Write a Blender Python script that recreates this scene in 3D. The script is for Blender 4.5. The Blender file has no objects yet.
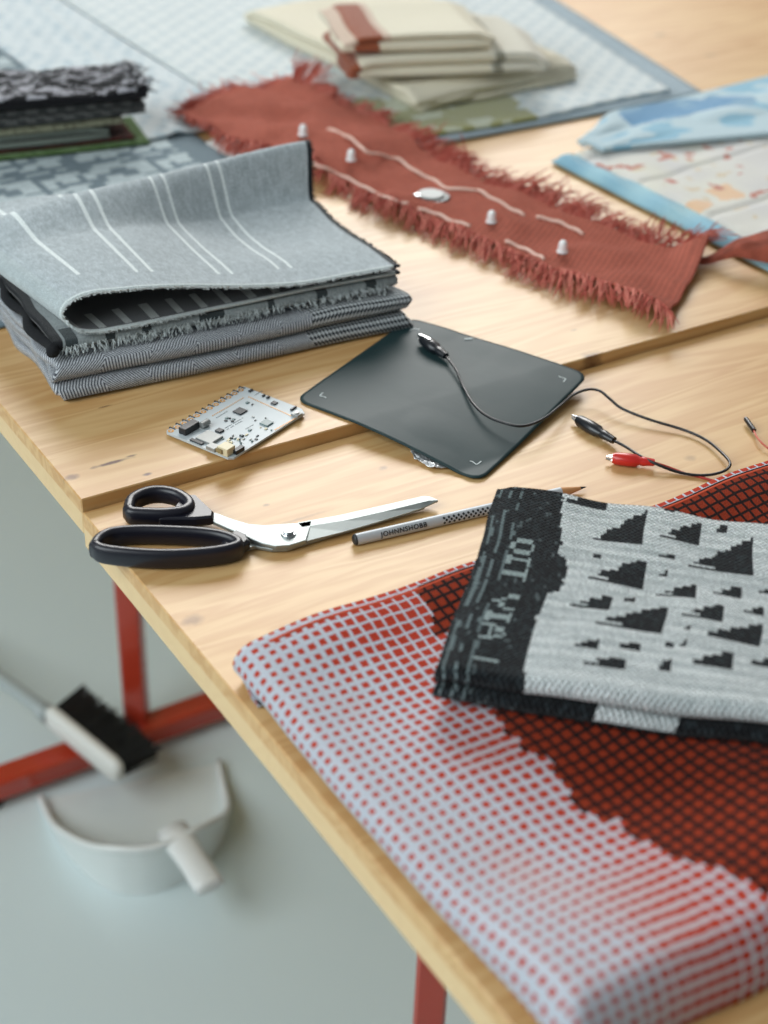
import bpy, math, random
from mathutils import Vector, Matrix
random.seed(7)
scene = bpy.context.scene
COL = scene.collection

# ------------------------------------------------------------------ camera, light, exposure
Z0 = 0.735                      # top of the near table board above the floor
ZF = Z0 + 0.0094                # top of the far table board
CAM = Vector((-0.3085, -0.8274, Z0 + 0.5656))
CR = Vector((0.84570, -0.53265, 0.03265)); CU = Vector((0.26637, 0.47436, 0.83906)); CF = Vector((0.46242, 0.70090, -0.54305))
FPX = 1568.8
cd = bpy.data.cameras.new('camera'); cam = bpy.data.objects.new('camera', cd); COL.objects.link(cam)
m = Matrix((( CR.x, CU.x, -CF.x, CAM.x), (CR.y, CU.y, -CF.y, CAM.y), (CR.z, CU.z, -CF.z, CAM.z), (0, 0, 0, 1)))
cam.matrix_world = m
cd.sensor_fit = 'VERTICAL'; cd.sensor_height = 36.0; cd.sensor_width = 27.0; cd.lens = FPX / 1024 * 36
cd.clip_start = 0.05
cd.dof.use_dof = True; cd.dof.focus_distance = 1.06; cd.dof.aperture_fstop = 4.6
scene.camera = cam
vs = scene.view_settings
vs.view_transform = 'Standard'; vs.look = 'None'; vs.gamma = 1.0; vs.use_curve_mapping = False; vs.exposure = 0.0

W_ = bpy.data.worlds.new('daylit_room'); scene.world = W_; W_.use_nodes = True
nt = W_.node_tree; nt.nodes.clear()
wo = nt.nodes.new('ShaderNodeOutputWorld'); bg = nt.nodes.new('ShaderNodeBackground')
tc = nt.nodes.new('ShaderNodeTexCoord')
dt = nt.nodes.new('ShaderNodeVectorMath'); dt.operation = 'DOT_PRODUCT'
dt.inputs[1].default_value = Vector((0.30, 0.80, 0.45)).normalized()
rp = nt.nodes.new('ShaderNodeValToRGB')
rp.color_ramp.elements[0].position = 0.0; rp.color_ramp.elements[0].color = (0.52, 0.60, 0.62, 1)
rp.color_ramp.elements[1].position = 1.0; rp.color_ramp.elements[1].color = (1.0, 1.0, 0.98, 1)
mr = nt.nodes.new('ShaderNodeMapRange'); mr.inputs[1].default_value = -1; mr.inputs[2].default_value = 1
nt.links.new(tc.outputs['Generated'], dt.inputs[0]); nt.links.new(dt.outputs['Value'], mr.inputs[0])
nt.links.new(mr.outputs[0], rp.inputs[0]); nt.links.new(rp.outputs[0], bg.inputs['Color'])
bg.inputs['Strength'].default_value = 0.25
nt.links.new(bg.outputs[0], wo.inputs['Surface'])

def area(name, loc, target, sx, sy, power, color):
    ld = bpy.data.lights.new(name, 'AREA'); ld.shape = 'RECTANGLE'; ld.size = sx; ld.size_y = sy
    ld.energy = power; ld.color = color
    lo = bpy.data.objects.new(name, ld); COL.objects.link(lo); lo.location = loc
    lo.rotation_euler = (Vector(target) - Vector(loc)).to_track_quat('-Z', 'Y').to_euler()
    return lo
area('window_daylight', (2.3, 3.7, 3.3), (0.3, 0.2, 0.7), 2.6, 2.0, 190, (1.0, 0.99, 0.965))
area('window_daylight', (-2.0, 0.0, 2.2), (0.25, 0.15, 0.0), 2.2, 1.8, 61, (0.89, 0.97, 1.0))

# ------------------------------------------------------------------ helpers
def S(r, g, b):                 # sRGB 0-255 -> linear
    f = lambda c: (c/255/12.92) if c/255 <= 0.04045 else ((c/255 + 0.055)/1.055)**2.4
    return (f(r), f(g), f(b), 1.0)
def W(u, v, z):                 # point of the plane at height z that the photograph shows at (u, v)
    d = CR*((u - 384)/FPX) - CU*((v - 512)/FPX) + CF
    return CAM + d*((z - CAM.z)/d.z)
def lerp(a, b, t): return a + (b - a)*t
def clamp(x, a=0.0, b=1.0): return max(a, min(b, x))
def sm(a, b, x):
    t = clamp((x - a)/(b - a)); return t*t*(3 - 2*t)
def vnoise(x, y, seed=0):
    def h(i, j):
        n = (i*374761393 + j*668265263 + seed*1442695041) & 0xffffffff
        n = ((n ^ (n >> 13))*1274126177) & 0xffffffff
        return ((n ^ (n >> 16)) & 0xffff)/65535.0
    i, j = math.floor(x), math.floor(y); fx, fy = x - i, y - j
    fx = fx*fx*(3 - 2*fx); fy = fy*fy*(3 - 2*fy)
    return lerp(lerp(h(i, j), h(i+1, j), fx), lerp(h(i, j+1), h(i+1, j+1), fx), fy)*2 - 1
def polyline(pts):
    pts = [Vector(p) for p in pts]; L = [0.0]
    for a, b in zip(pts, pts[1:]): L.append(L[-1] + (b - a).length)
    def at(t):
        s = clamp(t)*L[-1]
        for k in range(len(pts) - 1):
            if s <= L[k+1] or k == len(pts) - 2:
                q = (s - L[k])/max(1e-9, L[k+1] - L[k]); return pts[k].lerp(pts[k+1], q)
    at.length = L[-1]
    return at
def spline(pts, n=8):           # Catmull-Rom
    pts = [Vector(p) for p in pts]; P = [pts[0]*2 - pts[1]] + pts + [pts[-1]*2 - pts[-2]]; out = []
    for k in range(1, len(P) - 2):
        a, b, c, d = P[k-1:k+3]
        for i in range(n):
            t = i/n
            out.append(0.5*((2*b) + (c - a)*t + (2*a - 5*b + 4*c - d)*t*t + (3*b - a - 3*c + d)*t**3))
    out.append(pts[-1]); return out

ORIG = {}
def link(o, parent):
    COL.objects.link(o)
    if parent is not None: o.parent = parent
def tag(o, label, cat=None, group=None, kind=None):
    if label: o['label'] = label
    if cat: o['category'] = cat
    if group: o['group'] = group
    if kind: o['kind'] = kind
    return o
def thing(name, label, cat, loc=(0, 0, 0), group=None):
    o = bpy.data.objects.new(name, None); COL.objects.link(o); o.location = loc
    o.empty_display_size = 0.02
    ORIG[o.name] = Vector(loc)
    return tag(o, label, cat, group)
class MB:
    def __init__(s): s.v = []; s.f = []; s.m = []; s.c = []; s.uv = []
    def face(s, idx, mi=0, c=None): s.f.append(idx); s.m.append(mi); s.c.append(c)
    def box(s, c, sx, sy, sz, X=Vector((1, 0, 0)), Y=Vector((0, 1, 0)), Zv=Vector((0, 0, 1)), mi=0, bev=0.0):
        c = Vector(c); n = len(s.v)
        if bev <= 0:
            for k in range(8):
                i, j, l = (k & 1)*2 - 1, (k >> 1 & 1)*2 - 1, (k >> 2 & 1)*2 - 1
                s.v.append(c + X*(i*sx/2) + Y*(j*sy/2) + Zv*(l*sz/2))
            for q in ((0, 2, 3, 1), (4, 5, 7, 6), (0, 1, 5, 4), (2, 6, 7, 3), (0, 4, 6, 2), (1, 3, 7, 5)): s.face([n+i for i in q], mi)
        else:
            b = bev; hx, hy = sx/2, sy/2
            o = [(-hx+b, -hy), (hx-b, -hy), (hx, -hy+b), (hx, hy-b), (hx-b, hy), (-hx+b, hy), (-hx, hy-b), (-hx, -hy+b)]
            i_ = [(max(-hx+b, min(hx-b, x)), max(-hy+b, min(hy-b, y))) for x, y in o]
            s.loft([[c + X*x + Y*y + Zv*z for x, y in r] for r, z in ((i_, -sz/2), (o, -sz/2+b), (o, sz/2-b), (i_, sz/2))], mi=mi)
    def loft(s, rings, closed=True, caps=True, mi=0):
        n = len(s.v); k = len(rings[0])
        for r in rings: s.v.extend([Vector(p) for p in r])
        for a in range(len(rings) - 1):
            for i in range(k if closed else k - 1):
                j = (i + 1) % k
                s.face([n+a*k+i, n+a*k+j, n+(a+1)*k+j, n+(a+1)*k+i], mi)
        if caps:
            s.face([n+i for i in range(k)][::-1], mi); s.face([n+(len(rings)-1)*k+i for i in range(k)], mi)
    def prism(s, poly, z0, z1, mi=0, bev=0.0):
        if bev > 0:
            c = sum((Vector(p[:2]) for p in poly), Vector((0, 0)))/len(poly)
            ins = []
            for p in poly:
                q = Vector(p[:2]); d = (c - q); ins.append(q + d.normalized()*min(bev, d.length*0.4))
            r = [[(q.x, q.y, z0) for q in ins], [(p[0], p[1], z0+bev) for p in poly], [(p[0], p[1], z1-bev) for p in poly], [(q.x, q.y, z1) for q in ins]]
        else: r = [[(p[0], p[1], z0) for p in poly], [(p[0], p[1], z1) for p in poly]]
        s.loft(r, mi=mi)
    def tube(s, pts, r, sides=8, mi=0, caps=True, flat=1.0):
        pts = [Vector(p) for p in pts]; rings = []
        for k, p in enumerate(pts):
            d = (pts[min(k+1, len(pts)-1)] - pts[max(k-1, 0)]).normalized()
            a = d.cross(Vector((0, 0, 1)))
            if a.length < 1e-4: a = Vector((1, 0, 0))
            a.normalize(); b = a.cross(d).normalized()
            rr = r[k] if isinstance(r, (list, tuple)) else r
            rings.append([p + a*(rr*math.cos(2*math.pi*i/sides)) + b*(rr*flat*math.sin(2*math.pi*i/sides)) for i in range(sides)])
        s.loft(rings, mi=mi, caps=caps)
    def cyl(s, c, r, h, n=20, mi=0, r2=None, bev=0.0):
        c = Vector(c); r2 = r if r2 is None else r2
        prof = [(r, 0), (r2, h)] if bev <= 0 else [(r-bev, 0), (r, bev), (r2, h-bev), (r2-bev, h)]
        s.loft([[c + Vector((q*math.cos(2*math.pi*i/n), q*math.sin(2*math.pi*i/n), z)) for i in range(n)] for q, z in prof], mi=mi)
    def build(s, name, mats, parent=None, smooth=False, auto=None):
        base = Vector((0, 0, 0)); p = parent
        while p is not None: base = base + p.location; p = p.parent
        me = bpy.data.meshes.new(name)
        me.from_pydata([tuple(v - base) for v in s.v], [], s.f)
        if not isinstance(mats, (list, tuple)): mats = [mats]
        for k in mats: me.materials.append(k)
        me.polygons.foreach_set('material_index', s.m)
        if any(c is not None for c in s.c):
            a = me.color_attributes.new('Col', 'FLOAT_COLOR', 'CORNER'); buf = []
            for poly, c in zip(s.f, s.c):
                if c is not None and len(c) and isinstance(c[0], (tuple, list)):
                    for q in c: buf.extend(q)
                else:
                    q = c or (0.5, 0.5, 0.5, 1.0)
                    for _ in poly: buf.extend(q)
            a.data.foreach_set('color', buf)
        if s.uv:
            u = me.uv_layers.new(name='UVMap'); buf = []
            for poly in s.f:
                for i in poly: buf.extend(s.uv[i])
            u.data.foreach_set('uv', buf)
        if smooth: me.polygons.foreach_set('use_smooth', [True]*len(me.polygons))
        me.update(); me.validate()
        if smooth and auto is not None: me.set_sharp_from_angle(angle=math.radians(auto))
        o = bpy.data.objects.new(name, me); link(o, parent)
        return o

def sheet(f, nu, nv, th, su, sv, col=None, mb=None):
    """a cloth: f(u, v) -> point, u and v in 0..1, with real thickness; su, sv its size in metres (for the weave)"""
    mb = mb or MB(); n0 = len(mb.v)
    G = [[Vector(f(i/nu, j/nv)) for j in range(nv+1)] for i in range(nu+1)]
    for side in (1, -1):
        for i in range(nu+1):
            for j in range(nv+1):
                du = G[min(i+1, nu)][j] - G[max(i-1, 0)][j]; dv = G[i][min(j+1, nv)] - G[i][max(j-1, 0)]
                nn = du.cross(dv)
                nn = nn.normalized() if nn.length > 1e-12 else Vector((0, 0, 1))
                mb.v.append(G[i][j] + nn*(side*th/2)); mb.uv.append((i/nu*su, j/nv*sv))
    N = (nu+1)*(nv+1)
    ix = lambda i, j, s: n0 + (0 if s > 0 else N) + i*(nv+1) + j
    for i in range(nu):
        for j in range(nv):
            u, v = (i+.5)/nu*su, (j+.5)/nv*sv
            mb.face([ix(i, j, 1), ix(i+1, j, 1), ix(i+1, j+1, 1), ix(i, j+1, 1)], 0, col(u, v, 1) if col else None)
            mb.face([ix(i, j, -1), ix(i, j+1, -1), ix(i+1, j+1, -1), ix(i+1, j, -1)], 0, col(u, v, -1) if col else None)
    def rim(a, b, u, v): mb.face([ix(*a, 1), ix(*a, -1), ix(*b, -1), ix(*b, 1)], 0, col(u, v, 0) if col else None)
    for i in range(nu):
        rim((i, 0), (i+1, 0), (i+.5)/nu*su, 0); rim((i+1, nv), (i, nv), (i+.5)/nu*su, sv)
    for j in range(nv):
        rim((0, j+1), (0, j), 0, (j+.5)/nv*sv); rim((nu, j), (nu, j+1), su, (j+.5)/nv*sv)
    return mb
def serp(L, n, h, first=1, L0=0.0):
    """zigzag fold profile: n layers h apart between x = L0 and x = L, layer 0 at height 0, starting at x = L if first = 1"""
    pts = []; d = -first
    for k in range(n):
        a, b = (L, L0) if d < 0 else (L0, L)
        r = h/2
        for i in range(13): pts.append((lerp(a + (-r if a == L else r)*(k > 0), b + (-r if b == L else r)*(k < n-1), i/12), 0, k*h))
        if k < n-1:
            cx = b + (r if b == L0 else -r); s = -1 if b == L0 else 1
            for i in range(1, 8):
                t = math.pi*i/8; pts.append((cx + s*r*math.sin(t), 0, k*h + r - r*math.cos(t)))
        d = -d
    return pts

# ------------------------------------------------------------------ materials
def nodes(name):
    mt = bpy.data.materials.new(name); mt.use_nodes = True
    t = mt.node_tree; b = t.nodes['Principled BSDF']; return mt, t, b
def N(t, kind, **kw):
    n = t.nodes.new(kind)
    for k, v in kw.items():
        if k.startswith('i_'): n.inputs[int(k[2:])].default_value = v
        else: setattr(n, k, v)
    return n
def mathn(t, op, a, b=None):
    n = t.nodes.new('ShaderNodeMath'); n.operation = op
    for k, x in enumerate((a, b)):
        if x is None: continue
        if isinstance(x, (int, float)): n.inputs[k].default_value = x
        else: t.links.new(x, n.inputs[k])
    return n.outputs[0]
def mixc(t, fac, a, b, mode='MIX'):
    n = t.nodes.new('ShaderNodeMix'); n.data_type = 'RGBA'; n.blend_type = mode
    for s, x in ((n.inputs[0], fac), (n.inputs[6], a), (n.inputs[7], b)):
        if isinstance(x, (int, float, tuple)): s.default_value = x
        else: t.links.new(x, s)
    return n.outputs[2]
def plain(name, col, rough=0.5, metal=0.0, spec=0.5, var=0.06, scale=60, bump=0.0, coat=0.0, trans=0.0, alpha=1.0):
    mt, t, b = nodes(name)
    tcn = N(t, 'ShaderNodeTexCoord'); nz = N(t, 'ShaderNodeTexNoise'); nz.inputs['Scale'].default_value = scale; nz.inputs['Detail'].default_value = 3
    t.links.new(tcn.outputs['Object'], nz.inputs['Vector'])
    c2 = tuple(min(1, x*(1+2*var)) for x in col[:3]) + (1,); c1 = tuple(x*(1-2*var) for x in col[:3]) + (1,)
    t.links.new(mixc(t, nz.outputs['Fac'], c1, c2), b.inputs['Base Color'])
    b.inputs['Roughness'].default_value = rough; b.inputs['Metallic'].default_value = metal
    b.inputs['Specular IOR Level'].default_value = spec; b.inputs['Coat Weight'].default_value = coat
    b.inputs['Transmission Weight'].default_value = trans
    if bump:
        bp = N(t, 'ShaderNodeBump'); bp.inputs['Strength'].default_value = bump; bp.inputs['Distance'].default_value = 0.001
        t.links.new(nz.outputs['Fac'], bp.inputs['Height']); t.links.new(bp.outputs['Normal'], b.inputs['Normal'])
    return mt
def weave_height(t, uv, pitch, diag=False):
    """over-under weave in metres, from the cloth's own UV"""
    sp = N(t, 'ShaderNodeSeparateXYZ'); t.links.new(uv, sp.inputs[0])
    k = 2*math.pi/pitch
    x, y = sp.outputs[0], sp.outputs[1]
    if diag:
        a = mathn(t, 'SINE', mathn(t, 'MULTIPLY', mathn(t, 'ADD', x, y), k))
        return a
    a = mathn(t, 'SINE', mathn(t, 'MULTIPLY', x, k)); b = mathn(t, 'SINE', mathn(t, 'MULTIPLY', y, k))
    return mathn(t, 'MULTIPLY', a, b)
def fabric(name, col=None, pitch=0.0012, bump=0.5, rough=0.95, mottle=0.15, nscale=700, sheen=0.25, diag=False, contrast=0.0, base=None):
    """woven cloth; colour from the mesh's own yarn colours ('Col') or one colour"""
    mt, t, b = nodes(name)
    uvn = N(t, 'ShaderNodeUVMap')
    if base is not None: c = base(t, uvn.outputs[0])
    elif col is None: c = N(t, 'ShaderNodeAttribute', attribute_name='Col').outputs['Color']
    else: c = col
    nz = N(t, 'ShaderNodeTexNoise'); nz.inputs['Scale'].default_value = nscale; nz.inputs['Detail'].default_value = 2
    t.links.new(uvn.outputs[0], nz.inputs['Vector'])
    mrn = N(t, 'ShaderNodeMapRange', i_1=0.3, i_2=0.7, i_3=1-2*mottle, i_4=1+2*mottle); t.links.new(nz.outputs['Fac'], mrn.inputs[0])
    hgt = weave_height(t, uvn.outputs[0], pitch, diag)
    fac = mrn.outputs[0]
    if contrast: fac = mathn(t, 'MULTIPLY', fac, mathn(t, 'ADD', mathn(t, 'MULTIPLY', hgt, contrast), 1.0))  # darkens the colour in the weave's hollows: painted shade between yarns
    cc = N(t, 'ShaderNodeCombineXYZ')
    for k in range(3): t.links.new(fac, cc.inputs[k])
    t.links.new(mixc(t, 1.0, c, cc.outputs[0], 'MULTIPLY'), b.inputs['Base Color'])
    b.inputs['Roughness'].default_value = rough; b.inputs['Specular IOR Level'].default_value = 0.15
    b.inputs['Sheen Weight'].default_value = sheen; b.inputs['Sheen Roughness'].default_value = 0.5
    h2 = mathn(t, 'ADD', hgt, nz.outputs['Fac'])
    bp = N(t, 'ShaderNodeBump'); bp.inputs['Strength'].default_value = bump; bp.inputs['Distance'].default_value = pitch*0.4
    t.links.new(h2, bp.inputs['Height']); t.links.new(bp.outputs['Normal'], b.inputs['Normal'])
    return mt
def wood(name, light, dark, knots, seed=0.0, rough=0.40, ztop=ZF):
    """planed pine, grain along X; knots = (x, y, along, across, darkness)"""
    mt, t, b = nodes(name)
    tcn = N(t, 'ShaderNodeTexCoord'); v = tcn.outputs['Object']
    mp = N(t, 'ShaderNodeMapping'); mp.inputs['Scale'].default_value = (1.0, 9.0, 9.0); mp.inputs['Location'].default_value = (seed, seed*2.3, seed*.7); t.links.new(v, mp.inputs[0])
    n1 = N(t, 'ShaderNodeTexNoise'); n1.inputs['Scale'].default_value = 2.4; n1.inputs['Detail'].default_value = 3; n1.inputs['Distortion'].default_value = 0.5; t.links.new(mp.outputs[0], n1.inputs['Vector'])
    # growth rings cut lengthwise: repeated bands of the low noise
    rings = mathn(t, 'SINE', mathn(t, 'MULTIPLY', n1.outputs['Fac'], 62.0))
    mp2 = N(t, 'ShaderNodeMapping'); mp2.inputs['Scale'].default_value = (6, 260, 260); t.links.new(v, mp2.inputs[0])
    n2 = N(t, 'ShaderNodeTexNoise'); n2.inputs['Scale'].default_value = 2.0; n2.inputs['Detail'].default_value = 4; t.links.new(mp2.outputs[0], n2.inputs['Vector'])
    f = mathn(t, 'ADD', mathn(t, 'MULTIPLY', mathn(t, 'ADD', rings, 1.0), 0.20), mathn(t, 'MULTIPLY', n2.outputs['Fac'], 0.35))
    mp3 = N(t, 'ShaderNodeMapping'); mp3.inputs['Scale'].default_value = (1.5, 5, 5); mp3.inputs['Location'].default_value = (seed, 1, 2); t.links.new(v, mp3.inputs[0])
    n3 = N(t, 'ShaderNodeTexNoise'); n3.inputs['Scale'].default_value = 3.0; t.links.new(mp3.outputs[0], n3.inputs['Vector'])
    f = mathn(t, 'ADD', f, mathn(t, 'MULTIPLY', mathn(t, 'SUBTRACT', n3.outputs['Fac'], 0.5), 0.7))
    c = mixc(t, f, light, dark)
    sp = N(t, 'ShaderNodeSeparateXYZ'); t.links.new(v, sp.inputs[0])
    nzk = N(t, 'ShaderNodeTexNoise'); nzk.inputs['Scale'].default_value = 160; t.links.new(v, nzk.inputs['Vector'])
    for (kx, ky, al, ac, dk) in knots:
        dx = mathn(t, 'DIVIDE', mathn(t, 'SUBTRACT', sp.outputs[0], kx), al); dy = mathn(t, 'DIVIDE', mathn(t, 'SUBTRACT', sp.outputs[1], ky), ac)
        r = mathn(t, 'SQRT', mathn(t, 'ADD', mathn(t, 'MULTIPLY', dx, dx), mathn(t, 'MULTIPLY', dy, dy)))
        r = mathn(t, 'ADD', r, mathn(t, 'MULTIPLY', mathn(t, 'SUBTRACT', nzk.outputs['Fac'], 0.5), 0.9))
        mrn = N(t, 'ShaderNodeMapRange', i_1=0.35, i_2=1.1, i_3=dk, i_4=0.0); t.links.new(r, mrn.inputs[0])
        c = mixc(t, mrn.outputs[0], c, S(84, 42, 14))
    # three-ply board: the core shows paler on the cut edges
    ply = N(t, 'ShaderNodeMapRange', i_1=ztop - 0.0105, i_2=ztop - 0.0115, i_3=0.0, i_4=0.75); t.links.new(sp.outputs[2], ply.inputs[0])
    c = mixc(t, ply.outputs[0], c, S(228, 200, 152))
    t.links.new(c, b.inputs['Base Color']); b.inputs['Roughness'].default_value = rough; b.inputs['Specular IOR Level'].default_value = 0.55
    bp = N(t, 'ShaderNodeBump'); bp.inputs['Strength'].default_value = 0.12; bp.inputs['Distance'].default_value = 0.0006
    t.links.new(f, bp.inputs['Height']); t.links.new(bp.outputs['Normal'], b.inputs['Normal'])
    return mt

black_plastic = plain('black_plastic', S(22, 24, 28), 0.35)
chrome = plain('nickel_steel', S(205, 208, 210), 0.22, 1.0, var=0.02)
white_led = plain('white_led_resin', S(252, 252, 250), 0.25, var=0.0)
white_led.node_tree.nodes['Principled BSDF'].inputs['Subsurface Weight'].default_value = 0.7
white_led.node_tree.nodes['Principled BSDF'].inputs['Subsurface Radius'].default_value = (0.008, 0.008, 0.008)
red_paint = plain('red_enamel', S(178, 56, 34), 0.28, spec=0.6, var=0.03, scale=20, coat=0.4)

# ------------------------------------------------------------------ floor and tables
def floor_mat():
    mt, t, b = nodes('poured_grey_floor')
    tcn = N(t, 'ShaderNodeTexCoord')
    n1 = N(t, 'ShaderNodeTexNoise'); n1.inputs['Scale'].default_value = 2.0; n1.inputs['Detail'].default_value = 5; t.links.new(tcn.outputs['Object'], n1.inputs['Vector'])
    t.links.new(mixc(t, n1.outputs['Fac'], S(204, 218, 219), S(217, 229, 230)), b.inputs['Base Color'])
    b.inputs['Roughness'].default_value = 0.3; b.inputs['Specular IOR Level'].default_value = 0.45
    return mt
fm = MB(); fm.box((0.4, 1.0, -0.05), 9, 9, 0.1)
fo = fm.build('floor', floor_mat()); tag(fo, 'pale blue-grey poured floor under the table', 'floor', kind='structure')

wall_paint = plain('white_wall_paint', S(226, 230, 230), .8, var=.01, scale=3)
for nm, c, sx, sy in (('wall_back', (0.4, 5.45, 1.6), 9, 0.1), ('wall_left', (-4.05, 1.0, 1.6), 0.1, 9)):
    b = MB(); b.box(c, sx, sy, 3.2); tag(b.build(nm, wall_paint), 'plain white room wall, ' + ('behind the far table' if 'back' in nm else 'to the left of the tables'), 'wall', kind='structure')
TH = 0.0273
def kn(u, v, z):                # knot position in the board's own coordinates
    p = W(u, v, z); return p.x - 0.9, p.y - (0.8 if z > Z0 + .001 else -0.4)
LIGHT, DARK = S(218, 181, 126), S(186, 132, 72)
far_wood = wood('pine_board', LIGHT, DARK, [
    kn(111, 463, ZF) + (0.017, 0.0022, 1.0), kn(147, 474.5, ZF) + (0.0035, 0.002, 1.0), kn(131, 456, ZF) + (0.005, 0.0015, .8),
    kn(72, 477, ZF) + (0.006, 0.004, 0.7), kn(105, 406.5, ZF) + (0.006, 0.0012, .8), kn(574, 330, ZF) + (0.004, 0.0018, .4),
    kn(660, 35, ZF) + (0.012, 0.006, .45), kn(710, 55, ZF) + (0.012, 0.006, .3), kn(596, 358, ZF) + (0.012, 0.012, .8)], 0.0)
near_wood = wood('pine_board_lower', LIGHT, DARK, [
    kn(193, 620, Z0) + (0.008, 0.006, 0.5), kn(383, 468, Z0) + (0.004, 0.003, .5), kn(266, 505, Z0) + (0.003, 0.002, .5),
    kn(690, 458, Z0) + (0.006, 0.004, .35), kn(290, 522, Z0) + (0.03, 0.002, .35), kn(762, 326, Z0) + (0.006, 0.004, .3)], 3.7, ztop=Z0)
def tabletop(t, x0, x1, y0, y1, ztop, mat):
    b = MB(); b.box(((x0+x1)/2, (y0+y1)/2, ztop - TH/2), x1-x0, y1-y0, TH, bev=0.0008); return b.build('tabletop', mat, t)
def steel_post(t, x, y, z1):
    b = MB(); b.box((x, y, (0.03+z1)/2), 0.028, 0.028, z1-0.03, bev=0.003, X=Vector((.82, -.57, 0)), Y=Vector((.57, .82, 0))); return b.build('leg', red_paint, t)
def rail(t, name, x0, x1, y, z, h=0.036, w=0.036):
    b = MB(); b.box(((x0+x1)/2, y, z), x1-x0, w, h, bev=0.003); return b.build(name, red_paint, t)
far = thing('work_table', 'far pine work table carrying the grey cloth stack and rust red fringed strip', 'table', (0.9, 0.8, 0))
tabletop(far, 0.0, 2.6, 0.0, 2.7, ZF, far_wood)  # depth extended out of view to keep back window light off the floor
for x, y in ((0.257, 0.560), (0.257, 2.3), (2.2, 0.560), (2.2, 2.3)): steel_post(far, x, y, ZF - TH)
for y in (0.545, 2.3):
    rail(far, 'foot_rail', 0.02, 2.3, y, 0.0265, h=0.028, w=0.034)
    for x in (0.012 + 0.05, 2.26):
        b = MB(); b.cyl((x, y, 0), 0.014, 0.0125, 16); b.build('foot', black_plastic, far)
for x in (0.257, 2.2):
    b = MB(); b.box((x, 1.35, ZF-TH-0.018), 0.036, 2.3, 0.036, bev=0.003); b.build('top_rail', red_paint, far)
near = thing('work_table', 'near pine work table carrying the scissors and the red checked cloth', 'table', (0.9, -0.4, 0))
tabletop(near, 0.0, 2.6, -0.80, -0.0006, Z0, near_wood)
for x, y in ((0.250, -0.085), (0.250, -0.70), (2.2, -0.085), (2.2, -0.70)): steel_post(near, x, y, Z0 - TH)
for y in (-0.085, -0.70): rail(near, 'foot_rail', 0.1, 2.3, y, 0.018)
for x in (0.250, 2.2):
    b = MB(); b.box((x, -0.39, Z0-TH-0.018), 0.036, 0.66, 0.036, bev=0.003); b.build('top_rail', red_paint, near)

# ------------------------------------------------------------------ red checked cloth
BND = [(0.126, -0.19), (0.113, -0.26), (0.101, -0.33), (0.100, -0.386), (0.104, -0.441), (0.123, -0.487), (0.14, -0.53)]
def bx(y):
    for (xa, ya), (xb, yb) in zip(BND, BND[1:]):
        if y >= yb: return lerp(xa, xb, clamp((y-ya)/(yb-ya)))
    return BND[-1][0]
def check_base(t, uv):
    """squares on a grid: white yarn ground at one side, black at the other"""
    sp = N(t, 'ShaderNodeSeparateXYZ'); t.links.new(uv, sp.inputs[0]); P = 0.0072
    col = N(t, 'ShaderNodeAttribute', attribute_name='Col')
    cs = N(t, 'ShaderNodeSeparateColor'); t.links.new(col.outputs['Color'], cs.inputs[0])   # R = ground, G = square size, B = edge stripe
    d = []
    for k, o in ((0, 0.0), (1, 0.0)):
        nz = N(t, 'ShaderNodeTexNoise'); nz.inputs['Scale'].default_value = 90; t.links.new(uv, nz.inputs['Vector'])
        q = mathn(t, 'ADD', mathn(t, 'DIVIDE', sp.outputs[k], P), mathn(t, 'MULTIPLY', nz.outputs['Fac'], 0.35))
        d.append(mathn(t, 'ABSOLUTE', mathn(t, 'SUBTRACT', mathn(t, 'FRACT', q), 0.5)))
    mx = mathn(t, 'MAXIMUM', mathn(t, 'SUBTRACT', d[0], cs.outputs[2]), mathn(t, 'ADD', d[1], mathn(t, 'MULTIPLY', cs.outputs[2], 0.6)))
    sq = N(t, 'ShaderNodeMapRange', i_1=-0.03, i_2=0.03, i_3=0.0, i_4=1.0)
    t.links.new(mathn(t, 'SUBTRACT', cs.outputs[1], mx), sq.inputs[0])
    ground = mixc(t, cs.outputs[0], mixc(t, mathn(t, 'MULTIPLY', cs.outputs[2], 4.0), S(198, 204, 214), S(206, 178, 174)), S(30, 14, 12))
    red = mixc(t, cs.outputs[0], S(188, 60, 38), S(150, 50, 20))
    return mixc(t, sq.outputs[0], ground, red)
check_cloth = fabric('red_check_weave', pitch=0.0016, bump=0.6, mottle=0.08, nscale=900, base=check_base, sheen=0.04)
CX0, CX1, CYB, CYF = 0.0045, 0.56, -0.203, -0.520
def check_pt(u, v):
    # v runs: hidden underside -> round the front fold -> across the top -> round the back fold; u runs along the table edge side fold
    pass
chk = thing('checked_cloth', 'large folded cloth with red squares on white and black grids, lying along the table edge', 'cloth', (0.25, -0.35, Z0))
def check_height(x, y):
    h = 0.0235 + 0.0035*math.sin(x*22 + y*9 + 0.5) + 0.002*vnoise(x*14, y*14, 5)
    h += 0.004*sm(-0.30, -0.20, y)*sm(0.09, 0.02, x)
    h -= 0.006*sm(-0.215, -0.25, y)*sm(-0.33, -0.27, y)*sm(0.0, 0.06, x)
    h += 0.012*sm(-.40, -.50, y) + 0.006*math.exp(-((x - .17 - .3*(y + .47))/.03)**2)*sm(-.36, -.44, y)
    return h
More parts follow.
